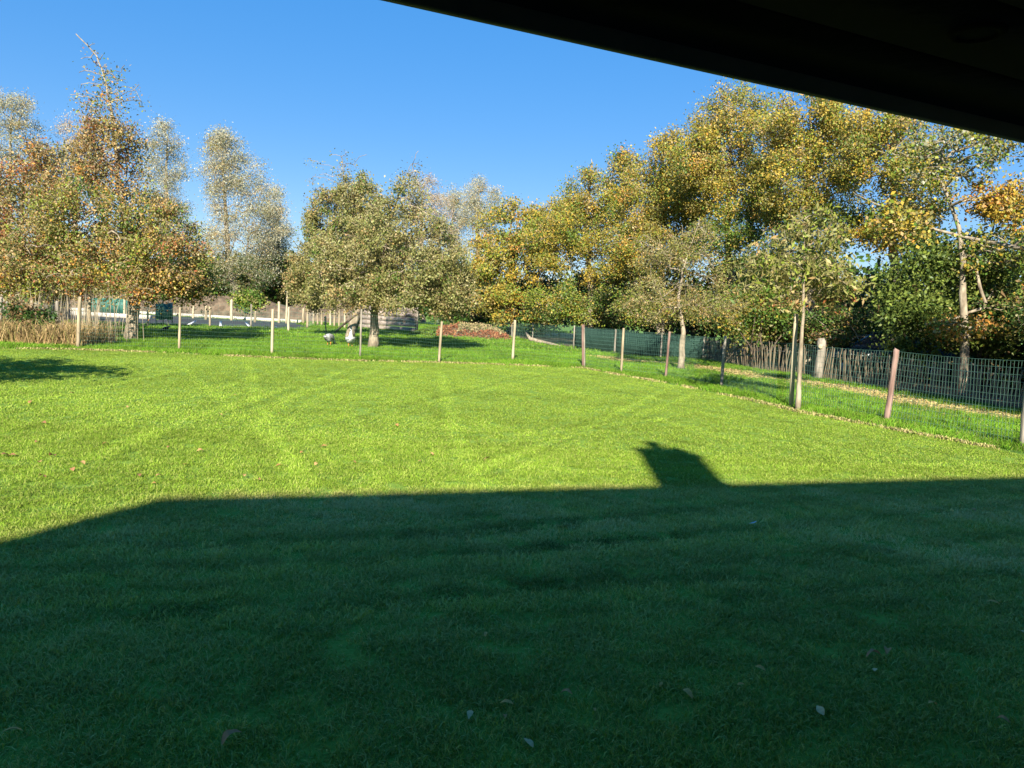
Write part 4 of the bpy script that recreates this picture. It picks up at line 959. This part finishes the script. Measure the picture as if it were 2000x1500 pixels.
# ------------------------------------------------------------------ parked car behind the paling fence
def car(at, head):
    root = empty('parked_car', (at[0], at[1], 0)); tag(root, 'dark teal car parked behind the paling fence', 'car')
    f = np.array([cos(head), sin(head), 0]); s_ = np.array([-f[1], f[0], 0]); Pp = lambda a, b, z: at+f*a+s_*b+np.array([0, 0, z])
    prof = [(-2.05, .45, .62), (-2.0, .28, .86), (-1.75, .25, .93), (-1.0, .23, .97), (0, .22, .98), (1.0, .23, .95), (1.7, .26, .86), (2.0, .32, .70), (2.08, .42, .55)]
    mb = MB(); V = []
    for a, z0, z1 in prof:
        V += [Pp(a, -.72, z0), Pp(a, -.86, (z0+z1)/2), Pp(a, -.80, z1), Pp(a, .80, z1), Pp(a, .86, (z0+z1)/2), Pp(a, .72, z0)]
    k = len(prof); Q = [[i*6+j, i*6+(j+1) % 6, (i+1)*6+(j+1) % 6, (i+1)*6+j] for i in range(k-1) for j in range(6)]
    mb.add(V, Q+[[0, 1, 4, 5], [1, 2, 3, 4], [(k-1)*6+5, (k-1)*6+4, (k-1)*6+1, (k-1)*6], [(k-1)*6+4, (k-1)*6+3, (k-1)*6+2, (k-1)*6+1]])
    mb.build('body', M_CARP, root, smooth=True)
    rf = [(-1.55, .93, .93, .76), (-1.0, .95, 1.38, .62), (-.2, .96, 1.46, .60), (.5, .96, 1.40, .61), (1.15, .94, .95, .74)]; mb = MB(); V = []
    for a, z0, z1, w in rf: V += [Pp(a, -.77, z0), Pp(a, -w, z1), Pp(a, w, z1), Pp(a, .77, z0)]
    mb.add(V, [[i*4+j, i*4+j+1, (i+1)*4+j+1, (i+1)*4+j] for i in range(4) for j in range(3)]); mb.build('cabin', M_GLASS, root, smooth=False)
    mb = MB(); V = []
    for a, z0, z1, w in rf[1:4]: V += [Pp(a, -w-.01, z1+.015), Pp(a, w+.01, z1+.015)]
    mb.add(V, [[0, 1, 3, 2], [2, 3, 5, 4]]); o = mb.build('roof', M_CARP, root); sm = o.modifiers.new('thickness', 'SOLIDIFY'); sm.thickness = .03
    mb = MB(); mb.tube([Pp(-1.5, -.80, .975), Pp(0, -.81, .995), Pp(1.1, -.80, .975)], .012, 5); mb.build('window_trim', M_METAL, root)
    for a in (-1.3, 1.3):
        for b in (-.78, .78):
            c0 = Pp(a, b-.1, .31); c1 = Pp(a, b+.1, .31); mb = MB(); mb.tube([c0, c0+(c1-c0)*.15, c0+(c1-c0)*.85, c1], [.28, .31, .31, .28], 18); w = mb.build('wheel', M_RUBBER, root, smooth=True)
            sg = -1 if b < 0 else 1; e = Pp(a, b+sg*.105, .31); mb = MB(); mb.tube([e, e+s_*sg*.01], [.19, .17], 14); mb.build('rim', M_METAL, w)
    for b in (-.6, .6):
        mb = MB(); mb.box(Pp(2.04, b, .62), (.06, .3, .12), np.stack([f, s_, [0, 0, 1]], 1)); mb.build('headlight', M_PAINT, root)
car(np.array([*P(1725, 720, 24.6)[:2], 0]), radians(168))

# ------------------------------------------------------------------ fallen leaves
def leafmesh(seed, L, W, col, curl):
    r = rng_(seed); V = []; n = 6
    for i in range(n+1):
        u = i/n; w = W*sin(pi*min(.97, u*.95+.03))**.8/2*(1+.15*r.normal()); z = curl*sin(pi*u)*L*.3+.004
        a = (u-.5)*L; V += [[a, -w, z+curl*w*.7+.004*r.normal()], [a, 0, z], [a, w, z+curl*w*.7+.004*r.normal()]]
    V = np.array(V); Q = [[i*3+j, (i+1)*3+j, (i+1)*3+j+1, i*3+j+1] for i in range(n) for j in range(2)]
    mb = MB(); mb.add(V, Q, None, np.tile(col, (len(V), 1))*r.uniform(.8, 1.2, (len(V), 1)))
    mb.tube([[L*.48, 0, .004], [L*.62, .01*L, .012], [L*.8, .05*L, .008]], .0016, 3); mb.c.append(np.tile(np.array(col)*.7, (9, 1)))
    me = mb.mesh('fallen_leaf'); me.materials.append(M_DRY); return me
r = rng_(700)
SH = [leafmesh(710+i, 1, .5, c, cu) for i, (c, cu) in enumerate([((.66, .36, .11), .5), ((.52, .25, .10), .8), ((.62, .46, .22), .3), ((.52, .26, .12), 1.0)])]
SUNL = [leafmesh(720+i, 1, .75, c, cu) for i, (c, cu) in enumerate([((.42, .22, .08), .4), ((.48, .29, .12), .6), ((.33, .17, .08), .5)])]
def leaf_at(px, py, wpx, meshes, label, grp, tilt=.16):
    g_ = G(px, py); L = wpx*np.linalg.norm(g_-CAM)/F_PX
    o = bpy.data.objects.new('fallen_leaf', meshes[r.integers(0, len(meshes))]); COL.objects.link(o)
    o.location = (g_[0], g_[1], .034); o.scale = (.98*L, .98*L, .98*L); o.rotation_euler = (r.normal(0, tilt), r.normal(0, tilt), r.uniform(0, 6.28))
    tag(o, label, 'leaf', grp); return o
for px, py, w in [(989, 1390, 26), (985, 1417, 16), (1105, 1371, 24), (1342, 1370, 28), (1031, 1468, 28), (1484, 1320, 20), (1446, 1352, 14), (1705, 1295, 26), (1732, 1287, 26), (1708, 1322, 16), (1957, 1423, 20), (1938, 1189, 20), (1995, 1246, 16), (948, 1252, 16), (1160, 1402, 14), (1820, 1390, 20), (25, 1447, 28), (1290, 1352, 14)]:
    leaf_at(px, py, w, SH, 'curled brown fallen leaf on the shaded grass', 'fallen leaves in the house shadow')
for px, py, w in [(917, 1412, 24), (1601, 1403, 26)]:
    leaf_at(px, py, w, [SH[2]], 'pale upturned fallen leaf on the shaded grass', 'pale fallen leaves in the house shadow')
leaf_at(453, 1462, 38, [SH[3]], 'large crumpled red brown leaf alone on the shaded grass', None)
for px, py, w in [(10, 896, 18), (24, 897, 16), (102, 897, 20), (78, 910, 16), (160, 912, 18), (142, 924, 14), (83, 938, 20), (310, 937, 16), (270, 936, 16), (391, 887, 16), (361, 914, 14), (476, 936, 14), (545, 916, 16), (617, 913, 14), (632, 878, 18), (690, 909, 16), (715, 910, 12), (842, 893, 14), (951, 903, 18), (820, 908, 12), (73, 870, 14), (300, 952, 12), (505, 945, 14), (85, 832, 14), (250, 800, 12), (140, 772, 12), (430, 815, 12), (545, 812, 12), (775, 835, 12), (60, 790, 12), (460, 775, 10), (590, 890, 14), (1095, 868, 10), (205, 872, 12), (330, 880, 12), (1900, 1003, 12)]:
    leaf_at(px, py, w*.72, SUNL, 'orange fallen leaf on the sunlit lawn', 'orange leaves on the sunny grass', .2)
g_ = G(1470, 1034); mb = MB(); q = g_+[0, 0, .045]
mb.add([q+[-.03, 0, 0], q+[-.01, .012, .006], q+[.035, .02, .02], q+[.01, -.008, .01]], [[0, 3, 2, 1]]); o = mb.build('feather', M_GREYF); tag(o, 'small grey feather lying in the shaded grass', 'feather')
